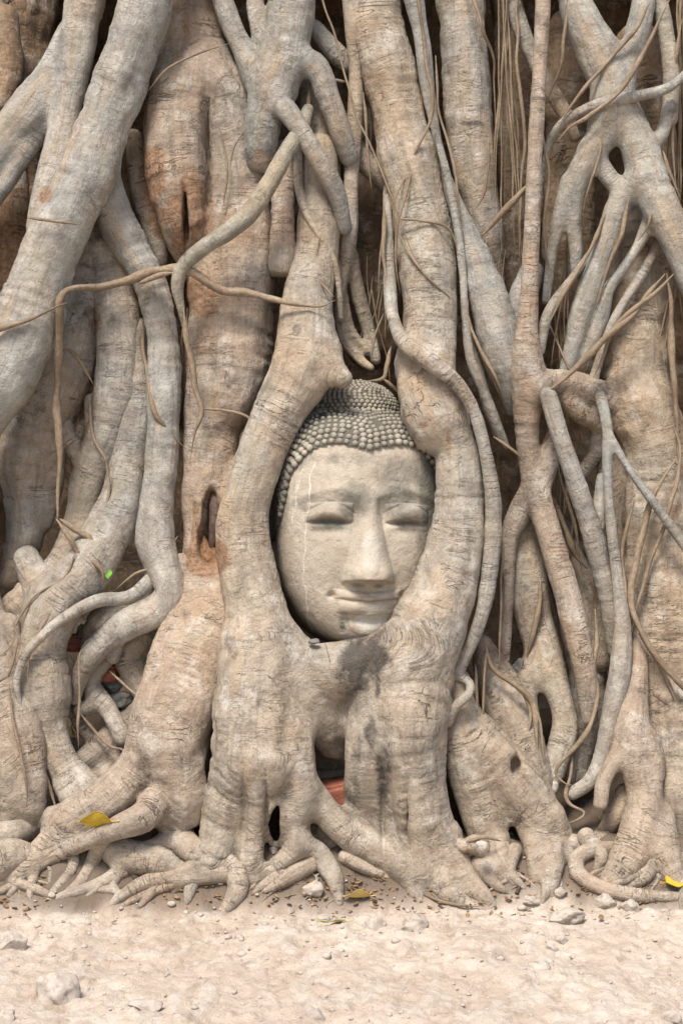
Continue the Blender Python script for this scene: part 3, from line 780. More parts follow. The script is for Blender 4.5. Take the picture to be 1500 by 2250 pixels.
# big right trunk
root('''
1400 500 130 16; 1405 620 140 14; 1395 740 150 12; 1392 830 150 10; 1412 900 156 8; 1440 990 150 8; 1452 1100 160 8; 1452 1230 176 7; 1462 1380 190 6; 1470 1520 170 4; 1480 1640 150 0
1340 1000 60 12; 1350 1150 70 12; 1340 1300 70 11; 1320 1450 60 10
1470 1640 110 -2; 1490 1740 110 -5; 1500 1850 100 -9; 1520 1950 80 g
''', tint=0.8, label='thick wrinkled tan root at the right edge')
root('''
1404 1300 16 3; 1402 1400 36 0; 1398 1500 56 -4; 1385 1610 82 -7; 1398 1680 80 -9; 1412 1750 76 -12; 1400 1830 92 =-13; 1378 1885 94 =-14.5; 1345 1930 54 =-17; 1312 1955 16 =-18.5
1380 1620 60 -7; 1345 1680 44 -10; 1325 1720 36 -13; 1318 1765 34 -15
1400 1600 50 -7; 1432 1640 50 -8; 1440 1700 46 -10; 1428 1760 44 -12
1440 1800 90 -12; 1452 1870 92 =-13; 1482 1925 60 =-16; 1500 1960 20 =-18
1370 1740 40 -4; 1350 1800 40 -6; 1310 1850 34 -9; 1290 1875 30 g
1340 1780 30 -2; 1330 1830 30 -5
1320 1850 50 -14; 1280 1855 40 -16; 1258 1850 34 -17
''', tint=0.85, vox=0.0055, carve=[(1318, 1768, -19, 16, 24, 6)], label='gnarled root with a sawn-off side stub, lower right')
root('''
1345 1865 34 -18; 1300 1868 38 -21; 1268 1890 38 g; 1275 1925 38 g; 1330 1955 36 g; 1400 1968 32 g; 1460 1972 28 g; 1540 1972 26 g
''', tint=0.9, vox=0.005, wob=0.05, label='thin root looped like a hook on the ground')
root('''
1350 1940 30 g; 1400 1920 30 g; 1450 1905 26 g; 1530 1875 26 g
1420 1510 20 0; 1450 1530 24 -3; 1475 1560 26 -4; 1480 1610 24 -4; 1470 1660 14 -3
1440 1600 14 -4; 1436 1560 16 -3; 1445 1530 18 -2
''', tint=0.85, vox=0.0045)
root('''
292 300 40 13; 312 400 58 12; 336 500 56 11; 350 560 40 11; 352 590 20 12
''', tint=0.8)
root('''
-20 60 90 18; 15 170 84 17; 5 240 50 16
20 330 60 19; 30 450 70 18; 22 580 60 17
''', tint=0.9)
# lattice at the top right
root('''
1240 -60 60 6; 1275 30 84 4; 1318 120 104 3; 1345 205 104 2; 1325 290 80 2; 1290 345 66 2; 1262 410 54 3; 1256 480 44 4; 1264 540 34 5; 1266 600 26 6
1250 400 44 3; 1228 480 36 4; 1212 560 26 5; 1200 660 20 6
1425 -60 54 5; 1402 60 58 4; 1378 140 60 3; 1350 200 80 2
1350 215 100 2; 1390 290 86 2; 1420 380 92 1; 1452 460 88 0; 1485 540 66 0; 1515 620 60 0; 1560 700 60 0
1420 390 84 1; 1372 428 58 2; 1340 500 52 2; 1308 590 54 2; 1280 680 56 2; 1260 760 46 3; 1240 830 34 4
1296 325 50 2; 1325 370 44 2; 1362 420 44 2
1470 230 34 3; 1455 290 36 3; 1425 330 44 2
1425 490 40 2; 1400 540 26 2; 1368 590 24 1; 1338 635 26 1; 1322 690 34 2; 1300 750 34 3; 1275 800 26 4
''', tint=0.1, vox=0.0055, k=0.035, label='silver grey lattice of fused roots, upper right')
root('''
1540 130 22 2; 1490 175 22 0; 1460 195 26 -1; 1400 210 28 -2; 1350 220 30 -2; 1285 240 24 -1; 1230 275 20 1; 1203 325 15 3; 1190 400 9 5; 1184 480 6 6
''', tint=0.2, vox=0.004)
root('''
1435 -60 34 6; 1462 60 34 6; 1474 170 34 5; 1470 260 34 4
''', tint=0.3, vox=0.005)
root('''
1110 -60 32 10; 1140 50 36 9; 1178 140 34 9; 1210 200 36 8; 1240 250 34 7; 1262 300 26 8
''', tint=0.35, vox=0.005)
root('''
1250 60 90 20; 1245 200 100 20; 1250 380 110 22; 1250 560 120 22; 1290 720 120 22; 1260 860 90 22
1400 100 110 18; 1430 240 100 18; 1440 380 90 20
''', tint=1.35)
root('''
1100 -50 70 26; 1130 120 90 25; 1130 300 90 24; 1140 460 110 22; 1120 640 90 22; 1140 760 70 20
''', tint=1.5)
root('''
1165 600 60 8; 1140 670 60 7; 1130 740 40 6; 1140 800 40 5
''', tint=0.05, vox=0.005)
root('''
1470 480 20 8; 1420 590 24 3; 1380 650 22 2; 1340 720 22 2; 1316 790 22 3; 1298 850 24 4
''', tint=0.4, vox=0.004, wob=0.3)
root('''
1310 540 18 3; 1265 600 20 1; 1220 660 22 0; 1198 710 24 0; 1188 770 20 1
''', tint=0.35, vox=0.004, wob=0.3)
# gap fillers low in the dark between the big roots
root('''
700 1660 80 8; 740 1680 60 7; 790 1660 60 9
690 1705 30 2; 740 1704 26 1; 790 1680 22 0
''', tint=0.7, vox=0.005)
root('''
690 1820 130 -10; 730 1850 100 -8; 700 1880 60 -6
''', tint=0.9)

# thin aerial roots and creepers
for t in (
    '405 675 12 -4; 414 770 14 -3; 428 850 12 -2; 442 900 11 -2; 426 950 10 -2; 416 1010 8 -1',
    '124 1145 18 -5; 130 1000 18 -4; 124 860 17 -4; 128 740 17 -9; 138 660 19 -11; 162 634 18 -8; 220 630 18 -2; 285 612 19 -2; 340 594 22 -3; 395 592 22 -4; 430 604 24 -4; 490 640 25 -3; 560 645 24 -3; 640 666 26 -5; 705 674 24 -5; 738 658 16 -3',
    '300 624 10 -3; 350 606 11 -4; 385 600 10 -4',
    '-40 735 14 -14; 60 705 14 -14; 128 676 13 -13; 150 664 10 -8',
    '122 790 8 0; 150 770 8 2; 190 820 8 2; 208 850 6 3',
    '120 808 7 1; 60 850 7 -1; -20 905 7 -4',
    '122 1140 12 -6; 160 1190 12 -6; 172 1212 13 -5; 210 1240 13 -6; 225 1262 12 -6; 224 1300 6 -5',
    '124 1142 13 -4; 165 1165 14 -4; 205 1190 12 -4; 175 1210 8 -5',
    '316 700 8 6; 320 800 9 4; 335 900 10 0; 370 945 9 1; 410 985 8 3',
    '440 898 8 -2; 500 903 7 0; 546 918 6 0; 560 960 5 -2',
    '170 1215 7 -6; 140 1270 6 -7; 80 1310 6 -8; 48 1350 6 -8; 20 1400 6 -8',
    '190 1420 7 -9; 174 1440 7 -9; 172 1520 7 -9; 170 1600 7 -9; 174 1650 5 -8',
    '240 1475 6 -3; 290 1520 6 -4; 318 1542 5 -5',
    '175 1565 7 -2; 220 1620 7 -3; 250 1642 9 -6; 265 1645 8 -7; 286 1664 8 -12',
    '30 1380 7 -12; 40 1410 8 -13; 20 1480 7 -13; -20 1510 7 -13', '40 1395 6 -13; 10 1440 6 -13; -20 1450 6 -13',
    '20 1500 7 -13; 30 1600 7 -15; 55 1700 7 -17; 60 1760 6 -18; 50 1790 6 -18', '78 1650 9 -10; 100 1710 9 -11; 125 1785 9 -14',
    '705 -20 5 -2; 740 100 5 -3; 780 240 5 -3; 830 360 5 -4; 870 460 5 -5; 915 570 5 -4; 960 670 4 -4',
    '915 -20 9 2; 935 120 8 2; 945 250 8 2; 905 350 7 2; 870 440 7 1; 862 520 6 1',
    '870 480 7 0; 930 486 7 -1; 985 500 7 0; 1010 560 6 2', '870 500 5 0; 900 560 6 -1; 950 620 6 -3; 1000 665 5 -1',
    '848 440 8 4; 846 520 9 2; 848 620 8 1; 850 690 8 0; 846 750 8 2',
    '872 440 6 6; 880 560 6 5; 886 640 6 3', '660 590 6 0; 700 620 6 -1; 735 650 6 -4', '865 760 9 3; 850 800 10 0; 840 832 12 -3; 800 838 8 -4',
    '842 832 8 -3; 862 850 7 -2; 880 870 6 0', '840 690 6 8; 825 740 6 8; 815 800 5 8', '800 200 6 8; 805 330 6 9; 815 420 6 10',
    '682 180 10 6; 675 240 10 6; 668 285 8 6', '725 172 8 8; 760 178 8 8',
    '1030 -20 7 4; 1060 60 7 3; 1085 150 7 8; 1090 300 7 10', '1075 300 7 5; 1060 420 7 4; 1035 470 6 4',
    '1055 520 14 2; 1100 470 14 0; 1145 420 12 -1; 1170 395 10 2',
    '1460 600 13 -3; 1400 680 14 -4; 1300 775 15 -4; 1210 855 14 -3; 1180 880 12 -1',
    '1430 0 9 -1; 1380 80 9 -1; 1320 150 9 -2; 1270 210 8 -2; 1215 300 7 0', '1320 260 8 -1; 1318 330 7 -1; 1295 400 7 0; 1278 480 7 3',
    '1255 -20 10 2; 1240 80 12 2; 1225 160 12 3; 1200 230 10 5', '1500 40 9 4; 1485 100 9 4; 1480 200 9 4; 1478 320 9 4; 1490 420 8 4',
    '1455 330 8 1; 1470 380 8 0; 1500 440 8 0', '1450 345 8 -1; 1440 420 7 -2; 1425 490 7 -3; 1400 530 5 0',
    '1465 600 12 2; 1470 690 12 2; 1475 760 16 1; 1480 850 13 1; 1488 960 12 1; 1490 1060 10 1', '1480 930 10 0; 1495 1000 10 -1; 1470 1120 10 -3; 1425 1250 10 -3; 1400 1340 12 -3; 1385 1420 11 -3',
    '1480 1010 15 0; 1440 1080 16 -3; 1410 1170 16 -4; 1392 1240 15 -4; 1386 1320 14 -4; 1400 1370 13 -5; 1450 1450 15 -6; 1530 1540 15 -6',
    '1305 1340 9 -1; 1306 1450 10 -3; 1306 1540 10 -5; 1285 1610 11 -8; 1240 1670 11 -10; 1222 1700 11 -11; 1240 1724 9 -12; 1262 1728 8 -11',
    '1260 1660 9 -9; 1256 1710 9 -11; 1242 1750 9 -12; 1250 1770 9 -13; 1280 1785 9 -14; 1270 1800 9 -15; 1240 1812 8 -15',
    '1060 1405 10 -8; 1072 1440 11 -7; 1090 1475 12 -7; 1140 1510 14 -8; 1170 1550 14 -7; 1180 1620 11 -7; 1182 1650 10 -7; 1192 1690 8 -8',
    '1150 1520 8 -7; 1166 1570 8 -7; 1150 1660 7 -7; 1146 1690 6 -7', '1175 1545 8 -7; 1188 1590 8 -7; 1192 1650 8 -7; 1196 1690 6 -7',
    '1100 1150 8 -6; 1102 1300 6 -6; 1098 1420 6 -7; 1095 1490 5 -6', '1066 1430 7 -8; 1062 1520 7 -9; 1060 1590 6 -9',
    '1080 960 7 -2; 1120 985 7 -4; 1140 1005 6 -3; 1135 1030 4 0', '1190 1270 9 4; 1180 1340 11 3; 1165 1400 12 3; 1158 1450 8 4',
    '1210 1080 12 8; 1240 1150 14 8; 1265 1220 16 8; 1290 1250 12 8', '1030 720 8 1; 1060 780 9 0; 1090 840 8 0; 1110 890 6 2',
    '1345 1090 6 6; 1300 1080 5 8', '1200 700 5 4; 1240 790 6 2; 1260 830 5 2', '60 478 6 -13; 120 484 7 -13; 178 494 6 -10',
    '320 205 5 0; 370 150 5 -2; 440 115 5 -2; 505 95 5 -1', '140 30 7 1; 150 90 6 0; 135 150 6 -1', '540 280 5 1; 515 320 4 0; 505 370 4 1',
    '1140 -20 8 6; 1135 120 8 6; 1150 300 8 6; 1140 470 8 6; 1150 600 6 6', '1190 260 7 1; 1205 380 8 1; 1195 500 7 2; 1215 620 6 3', '1330 470 8 0; 1290 560 9 -1; 1240 640 9 -1; 1200 720 8 -1',
    '1380 430 9 -2; 1365 520 9 -2; 1330 600 8 -1; 1310 680 7 0', '1480 600 9 -3; 1440 640 10 -4; 1380 690 10 -4; 1340 740 9 -3; 1300 830 8 -1', '1220 310 9 -1; 1250 280 9 -2; 1300 250 9 -4; 1370 190 10 -5; 1440 60 10 -4; 1480 -20 9 -3',
    '1010 580 7 2; 1030 700 8 2; 1060 790 8 1; 1100 870 7 2', '1205 930 8 6; 1230 1040 8 7; 1262 1150 8 8; 1280 1260 7 8', '1395 1100 8 -2; 1370 1200 8 -3; 1372 1320 8 -4; 1380 1420 7 -3',
    '250 20 7 6; 235 120 7 6; 210 220 6 6; 200 320 5 6', '480 280 5 2; 500 360 5 2; 490 460 4 3', '760 430 8 6; 735 520 9 6; 742 600 8 7; 720 700 7 8', '700 520 6 1; 690 620 6 1; 715 700 6 3; 740 770 5 6',
    '905 380 6 1; 880 470 6 0; 868 560 6 1; 880 650 5 3', '955 120 6 2; 965 240 6 2; 1000 380 6 2; 1015 520 6 2', '230 1000 6 -1; 238 1080 6 -1; 214 1150 5 -2', '195 880 8 4; 205 960 8 3; 232 1010 8 1; 238 1050 6 1',
    '390 1180 7 2; 350 1240 7 -1; 300 1260 7 -1; 250 1300 6 -2', '110 1350 7 -11; 70 1420 7 -12; 60 1500 6 -12', '1040 1460 7 -7; 1050 1540 7 -8; 1045 1620 6 -9',
    '1400 1390 9 -4; 1450 1470 9 -4; 1490 1560 9 -4', '1450 1590 5 -5; 1455 1620 5 -5; 1450 1640 4 -5',
    '1020 1850 8 -24; 1060 1840 8 -24; 1100 1850 8 -23', '890 1968 8 g; 920 1960 9 g; 970 1980 9 g; 1030 1990 7 g; 1085 1996 5 g',
):
    tube_mesh('aerial_root', tree, [t])
# bundles of hair-thin roots hanging in the gaps
def hair(px0, px1, py0, py1, n, D, wd=(2.5, 5)):
    out = []
    for i in range(n):
        x = rng.uniform(px0, px1); y0 = py0 + rng.uniform(-60, 40); y1 = py1 + rng.uniform(-120, 60)
        dx = rng.uniform(-45, 45); d = D + rng.uniform(-2, 2); wv = rng.uniform(*wd)
        out.append(f'{x:.0f} {y0:.0f} {wv:.1f} {d:.1f}; {x+dx*.3:.0f} {y0+(y1-y0)*.35:.0f} {wv:.1f} {d:.1f}; {x+dx*.8:.0f} {y0+(y1-y0)*.7:.0f} {wv:.1f} {d:.1f}; {x+dx:.0f} {y1:.0f} {wv*.6:.1f} {d:.1f}')
    return out
for args in ((1082, 1130, -20, 560, 11, 8, (4, 10)), (1060, 1110, 560, 900, 6, 8, (3, 7)), (850, 885, 420, 720, 5, 7, (3, 6)), (790, 850, 600, 800, 5, 14, (2, 4)), (800, 830, -10, 420, 5, 14, (3, 6)),
             (1480, 1510, -20, 500, 7, 7, (4, 8)), (310, 330, 640, 1000, 3, 9, (3, 6)), (395, 412, 720, 1150, 4, 10, (3, 6)), (1200, 1250, 560, 820, 6, 12, (3, 6)), (1230, 1300, 980, 1250, 6, 14, (3, 6)), (1470, 1500, 540, 900, 5, 8, (3, 6))):
    tag(tube_mesh('root_hairs', tree, hair(*args), sides=5), kind='stuff')

# fine rootlets creeping down the bank onto the clay
for i in range(34):
    x0 = rng.uniform(-10, 1510); y0 = rng.uniform(1880, 1925); y1 = rng.uniform(1950, 1992); dx = rng.uniform(-110, 110); wd = rng.uniform(5, 13)
    q = []
    for j in range(6):
        t_ = j / 5; q.append(f'{x0 + dx * t_ + rng.uniform(-14, 14):.0f} {y0 + (y1 - y0) * t_:.0f} {wd * (1.1 - .8 * t_):.1f} g')
    tube_mesh('rootlet', tree, ['; '.join(q)], BARK, 7)
# ================================================================== STONE HEAD
HC = W(777, 1168, 9.2)                       # middle of the head
head = empty('stone_sculpture', HC, 'weathered sandstone statue head with knobbed curls held in the tree roots', 'statue head')
YAW, ROLL, PITCH = R(9), R(1.0), R(-3)
HM = Matrix.Translation((0, 0, 0)) @ Matrix.Rotation(ROLL, 4, 'Y') @ Matrix.Rotation(YAW, 4, 'Z') @ Matrix.Rotation(PITCH, 4, 'X')
HMn = np.array(HM.to_3x3())
PX = 1.03e-3
# outline half widths by height (photo rows) and depth
_py = [1414, 1408, 1398, 1380, 1350, 1300, 1250, 1200, 1150, 1100, 1050, 1000, 960, 930, 912]
_w = [.006, .036, .070, .101, .132, .160, .176, .184, .188, .189, .186, .174, .161, .146, .134]
_d = [.085, .135, .163, .178, .187, .193, .198, .203, .207, .208, .206, .198, .184, .164, .140]
_zz = np.array([(1160 - p) * PX for p in _py])
def wz(z): return np.interp(z, _zz, _w)
def dz(z): return np.interp(z, _zz, _d)
def smooth1(f, z):
    return (f(z - .016) + 2 * f(z - .008) + 3 * f(z) + 2 * f(z + .008) + f(z + .016)) / 9
def base_surface(a, z):
    w_, d_ = smooth1(wz, z), smooth1(dz, z)
    x = w_ * np.sin(a); c = np.cos(a)
    return np.stack([x, -d_ * np.sign(c) * np.abs(c) ** 0.54, z], -1)
def zz(py): return (1160 - py) * PX
def G(x, s): return np.exp(-(x / s) ** 2)
def hairline(x):                              # height of the hair edge by sideways position
    ax = np.abs(x)
    return zz(992) + 0.004 - 0.006 * G(x, 0.02) + 0.008 * G(ax - 0.07, 0.04) - np.where(ax > 0.10, (ax - 0.10) ** 2 * 14.0, 0) - np.where(ax > .168, (ax - .168) * 4.0, 0)

na, nz = 360, 420
a = np.linspace(-R(125), R(125), na); z = np.linspace(zz(1414), zz(925), nz)
Agr, Zgr = np.meshgrid(a, z, indexing='ij')
P = base_surface(Agr, Zgr)
x, zc = P[..., 0], P[..., 2]
fr = sstep(0.05, 0.5, np.cos(Agr))            # only the front carries features
ax = np.abs(x)
f = np.zeros_like(x)
# nose: bridge, wedge widening to the wings, tip
nzt, nzb = zz(1095), zz(1274)
t = np.clip((nzt - zc) / (nzt - nzb), 0, 1)
hw = 0.018 + 0.034 * t ** 1.4
prof = 0.010 + 0.046 * t ** 1.15
below = sstep(nzb - 0.004, nzb + 0.006, zc); above = 1 - sstep(zz(1120), zz(1060), zc)
ridge = np.clip(1 - (ax / (hw * 1.15)) ** 2, 0, 1) ** 0.9
f += prof * ridge * below * above
f += 0.014 * G(ax - 0.036, 0.017) * G(zc - zz(1256), 0.018) * below       # wings
f += 0.008 * G(x, 0.022) * G(zc - zz(1250), 0.02) * below
f -= 0.010 * G(ax - 0.023, 0.011) * G(zc - zz(1277), 0.006)               # nostrils
# brow ridge arching from the nose root and the sockets under it
browz = zz(1092) - 0.010 * 0 + 0.016 * np.sin(np.clip((ax - 0.012) / 0.13, 0, 1) * math.pi) - 0.004
f += 0.0050 * G(zc - browz, 0.011) * sstep(0.006, 0.03, ax) * (1 - sstep(0.125, 0.16, ax))
f -= 0.010 * G(ax - 0.034, 0.022) * G(zc - zz(1128), 0.022)               # inner corner hollow
f -= 0.008 * G(ax - 0.075, 0.050) * G(zc - zz(1152), 0.017)
# eyelids
ex = (ax - 0.084) / 0.050; ecz = zz(1143) - 0.004 * np.abs(ex)
lid = np.clip(1 - ex ** 2, 0, 1) ** 0.6
up = (zc - ecz)
upper = lid * 0.019 * np.clip(1 - ((up - 0.014) / 0.024) ** 2, 0, 1) ** 0.6
f += np.where(np.abs(ex) < 1, upper * sstep(-0.004, 0.002, up), 0)
f += np.where(np.abs(ex) < 1, 0.007 * lid * G(up + 0.013, 0.008), 0)
f -= np.where(np.abs(ex) < 1.1, 0.0062 * np.clip(1.1 - ex ** 2, 0, 1) * G(up + 0.002, 0.0038), 0)
f -= np.where(np.abs(ex) < 1.2, 0.0055 * np.clip(1.2 - ex ** 2, 0, 1) * G(up - 0.019 - 0.016 * np.clip(1 - ex ** 2, 0, 1), 0.0032), 0)
# cheeks, muzzle
f += 0.008 * G(ax - 0.085, 0.045) * G(zc - zz(1225), 0.06)
f -= 0.006 * G(ax - 0.062, 0.016) * G(zc - zz(1285), 0.03)
f += 0.010 * G(x, 0.075) * G(zc - zz(1318), 0.045)
# lips: long smiling mouth
mx = np.clip(ax / 0.074, 0, 1.6); ml = zz(1313) + 0.006 * mx ** 2 - 0.002 * G(x, 0.012)
inm = np.clip(1 - mx ** 2, 0, 1) ** 0.55
uz = zc - ml
f += 0.012 * inm * np.clip(1 - ((uz - 0.009) / 0.012) ** 2, 0, 1) ** 0.6 * (1 - 0.25 * G(x, 0.01) * (uz > 0.012))
f += 0.013 * np.clip(1 - (mx * 1.12) ** 2, 0, 1) ** 0.6 * np.clip(1 - ((uz + 0.014) / 0.015) ** 2, 0, 1) ** 0.6
f -= 0.007 * np.clip(1.08 - mx ** 2, 0, 1) * G(uz, 0.0028)
f -= 0.009 * G(ax - 0.076, 0.008) * G(zc - zz(1300), 0.008)
f -= 0.004 * G(x, 0.007) * G(zc - zz(1290), 0.01)
f -= 0.007 * G(x, 0.05) * G(zc - zz(1353), 0.009)
f += 0.012 * G(x, 0.040) * G(zc - zz(1382), 0.020)
# mended mortar patch on the lower lip and chin
patch = sstep(0.0, 0.4, 1 - ((x - 0.012) / 0.055) ** 2 - ((zc - zz(1362)) / 0.028) ** 2)
f += 0.003 * patch
n3 = np.stack([x, P[..., 1], zc], -1)
f += 0.0014 * fbm(n3 * 22, 41, 3) + 0.0007 * fbm(n3 * 90, 43, 2)
chips = fbm(n3 * 60, 47, 2)
f -= 0.0010 * sstep(0.48, 0.62, chips)
P[..., 1] -= f * fr
lp = P.reshape(-1, 3)
hl = hairline(P[..., 0])
V = lp @ HMn.T
wp = V + np.array(HC); ppx, ppy = project_px(wp)
def blob(cx, cy, rx, ry): return np.clip(1.2 - ((ppx - cx) / rx) ** 2 - ((ppy - cy) / ry) ** 2, 0, 1)
def mx_(*bs):
    r = bs[0]
    for b in bs[1:]: r = np.maximum(r, b)
    return r
grime = mx_(.7 * blob(780, 1100, 48, 45), .7 * blob(870, 1095, 60, 45), 1.0 * blob(945, 1080, 32, 120), .55 * blob(890, 1040, 80, 40), .7 * blob(720, 1148, 60, 22), .5 * blob(690, 1105, 60, 20),
            .6 * blob(900, 1140, 50, 30), .6 * blob(755, 1365, 14, 22), .5 * blob(650, 1000, 45, 35), .45 * blob(620, 1100, 18, 90), .5 * blob(770, 1130, 25, 30), .4 * blob(930, 1180, 20, 60), .3 * blob(800, 1010, 140, 16))
pale = mx_(.5 * blob(815, 1210, 34, 75), .6 * blob(835, 1345, 50, 16), .65 * blob(815, 1365, 45, 28), .35 * blob(760, 1085, 40, 14), .4 * blob(720, 1108, 35, 14), .4 * blob(905, 1110, 30, 18), .3 * blob(900, 1060, 30, 16))
rust = mx_(.45 * blob(820, 1276, 48, 4), .45 * blob(734, 1306, 9, 6), .45 * blob(785, 1313, 60, 3.5), .4 * blob(905, 1147, 30, 4), .4 * blob(715, 1134, 35, 4), .35 * blob(715, 1353, 12, 7), .5 * blob(660, 1190, 6, 5), .4 * blob(840, 1337, 40, 4))
black = mx_(.5 * blob(752, 1375, 10, 14), .3 * blob(790, 1255, 4, 3), .4 * blob(788, 1228, 3, 8))
def streak(pts, wd):
    xs = np.interp(ppy, [p[1] for p in pts], [p[0] for p in pts]) + 2.2 * np.sin(ppy / 17.0) + 1.5 * np.sin(ppy / 7.3); return np.clip(1.2 - ((ppx - xs) / wd) ** 2, 0, 1) * ((ppy > pts[0][1]) & (ppy < pts[-1][1]))
drip = mx_(.8 * streak([(692, 1015), (680, 1060), (676, 1130), (668, 1200), (668, 1290), (676, 1350), (686, 1390)], 2.4), .7 * streak([(668, 1030), (650, 1080), (644, 1150)], 3), .5 * streak([(658, 1040), (640, 1100)], 2.5), .35 * streak([(712, 1000), (708, 1040)], 8))
mk = np.stack([grime, pale, rust], -1); mk2 = np.stack([black, drip, 0 * drip], -1)
ii = np.arange(na * nz).reshape(na, nz)
q = np.stack([ii[:-1, :-1], ii[1:, :-1], ii[1:, 1:], ii[:-1, 1:]], -1).reshape(-1, 4)
qc = lp[q].mean(1)
keep = qc[:, 2] < hairline(qc[:, 0]) + 0.012
q = q[keep]
used = np.unique(q); remap = np.full(na * nz, -1); remap[used] = np.arange(len(used))
mesh_obj('face', V[used], remap[q], FACE, head, {'mk': mk[used], 'mk2': mk2[used]})

# hair cap and topknot: shells just proud of the face, covered with rows of knobs
def knob(bmv, bmf, mkv, c, nrm, r, dark):
    t1 = np.cross(nrm, [0, 0, 1.0]); t1 /= np.linalg.norm(t1) + 1e-9; t2 = np.cross(nrm, t1)
    base = len(bmv); ns = 8; prof = [(1.0, -0.35), (1.02, 0.15), (0.80, 0.58), (0.42, 0.84)]
    rot = rng.uniform(0, 1); sx = rng.uniform(.92, 1.08)
    for (pr, ph) in prof:
        for j in range(ns):
            an = 2 * math.pi * (j + rot) / ns
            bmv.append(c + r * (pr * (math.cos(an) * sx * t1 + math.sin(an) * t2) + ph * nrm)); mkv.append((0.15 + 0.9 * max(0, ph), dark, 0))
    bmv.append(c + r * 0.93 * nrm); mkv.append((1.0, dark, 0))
    for i in range(len(prof) - 1):
        for j in range(ns):
            k2 = (j + 1) % ns; bmf.append((base + i * ns + j, base + i * ns + k2, base + (i + 1) * ns + k2, base + (i + 1) * ns + j))
    for j in range(ns): bmf.append((base + 3 * ns + j, base + 3 * ns + (j + 1) % ns, base + 4 * ns))

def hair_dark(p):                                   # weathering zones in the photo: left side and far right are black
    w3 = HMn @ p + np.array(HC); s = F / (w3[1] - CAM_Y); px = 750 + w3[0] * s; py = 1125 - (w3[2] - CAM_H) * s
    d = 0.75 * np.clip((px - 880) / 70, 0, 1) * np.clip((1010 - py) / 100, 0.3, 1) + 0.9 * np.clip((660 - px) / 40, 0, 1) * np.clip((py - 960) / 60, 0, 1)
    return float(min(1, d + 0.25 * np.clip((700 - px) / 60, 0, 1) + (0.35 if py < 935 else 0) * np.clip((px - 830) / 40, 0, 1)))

def shell(name, surf, zlo, zhi, rows, inside, closed_top):
    """surf(a, z) -> point. rows: list of (dz above the hairline or absolute z, knob radius)"""
    na2, nz2 = 150, 70
    a2 = np.linspace(-R(140), R(140), na2); z2 = np.linspace(zlo, zhi, nz2)
    Ag, Zg = np.meshgrid(a2, z2, indexing='ij'); Pg = surf(Ag, Zg); lp2 = Pg.reshape(-1, 3)
    ii = np.arange(na2 * nz2).reshape(na2, nz2)
    q2 = np.stack([ii[:-1, :-1], ii[1:, :-1], ii[1:, 1:], ii[:-1, 1:]], -1).reshape(-1, 4)
    q2 = q2[[inside(p) for p in lp2[q2].mean(1)]]
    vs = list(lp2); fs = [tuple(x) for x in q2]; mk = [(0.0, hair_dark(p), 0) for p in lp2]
    for rowi, (rz, kr, follow) in enumerate(rows):
        aa = np.linspace(-R(125), R(125), 700)
        def zrow(p):
            return hairline(p) + rz if follow else np.full_like(p, rz)
        pts = surf(aa, np.full_like(aa, zlo if not follow else 0.1)); 
        for _ in range(4):
            zr = zrow(pts[:, 0]); pts = surf(aa, zr)
        L = np.concatenate([[0], np.cumsum(np.linalg.norm(np.diff(pts, axis=0), axis=1))])
        step = kr * 2.12; off = (rowi % 2) * step * 0.5
        for s_ in np.arange(off + rng.uniform(0, .1) * step, L[-1], step):
            s_ += rng.uniform(-.08, .08) * step
            c = np.array([np.interp(s_, L, pts[:, i]) for i in range(3)]); an = np.interp(s_, L, aa)
            if c[2] > zhi or c[2] < zz(1240) or abs(c[0]) > (0.184 if follow else 9): continue
            e = 1e-3
            du = surf(np.array(an + e), np.array(c[2])) - surf(np.array(an - e), np.array(c[2])); dv = surf(np.array(an), np.array(c[2] + e)) - surf(np.array(an), np.array(c[2] - e))
            nn = np.cross(du, dv); nn /= np.linalg.norm(nn) + 1e-9
            if nn[1] > 0.6 or rng.random() < .035: continue
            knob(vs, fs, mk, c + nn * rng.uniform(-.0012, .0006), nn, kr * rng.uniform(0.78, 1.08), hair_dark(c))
    vs = np.array(vs) @ HMn.T
    return mesh_obj(name, vs, fs, HAIR, head, {'mk': mk})

def cap_surf(a_, z_):
    z_ = np.asarray(z_, float)
    p = base_surface(a_, np.minimum(z_, zz(912)))
    n_ = np.stack([np.sin(a_), -np.cos(a_), 0 * np.asarray(a_)], -1)
    shrink = np.where(z_ > zz(950), np.sqrt(np.clip(1 - ((z_ - zz(950)) / 0.056) ** 2, 0.02, 1)), 1.0)
    q_ = p * np.stack([0.35 + .65 * shrink, shrink, 1 + 0 * shrink], -1); q_[..., 2] = z_
    return q_ + n_ * 0.005
rows = []; r0, hh = 0.0079, 0.002
for i in range(15):
    rows.append((hh, r0, True)); hh += r0 * 1.50; r0 = max(0.0058, r0 * 0.96)
shell('hair', cap_surf, zz(1240), zz(893), [r for r in rows if r[0] < 0.105], lambda p: p[2] > hairline(p[0]) - 0.004, False)
UB, UT = zz(920), zz(825)
def knot_surf(a_, z_):
    t_ = np.clip((np.asarray(z_, float) - UB) / (UT - UB), 0, 1)
    w_ = 0.107 * np.sqrt(np.clip(1 - (t_ * 0.995) ** 3.0, 0, 1)); 
    return np.stack([w_ * np.sin(a_), -w_ * 1.0 * np.cos(a_) + 0.040, np.asarray(z_, float) + 0 * w_], -1)
rows = []; zk = UB + 0.004; r0 = 0.0061
while zk < UT - 0.003:
    rows.append((zk, r0, False)); tt = (zk - UB) / (UT - UB); zk += r0 * (1.55 - 1.05 * tt ** 2); r0 *= 0.985
shell('topknot', knot_surf, UB - 0.03, UT, rows, lambda p: True, True)

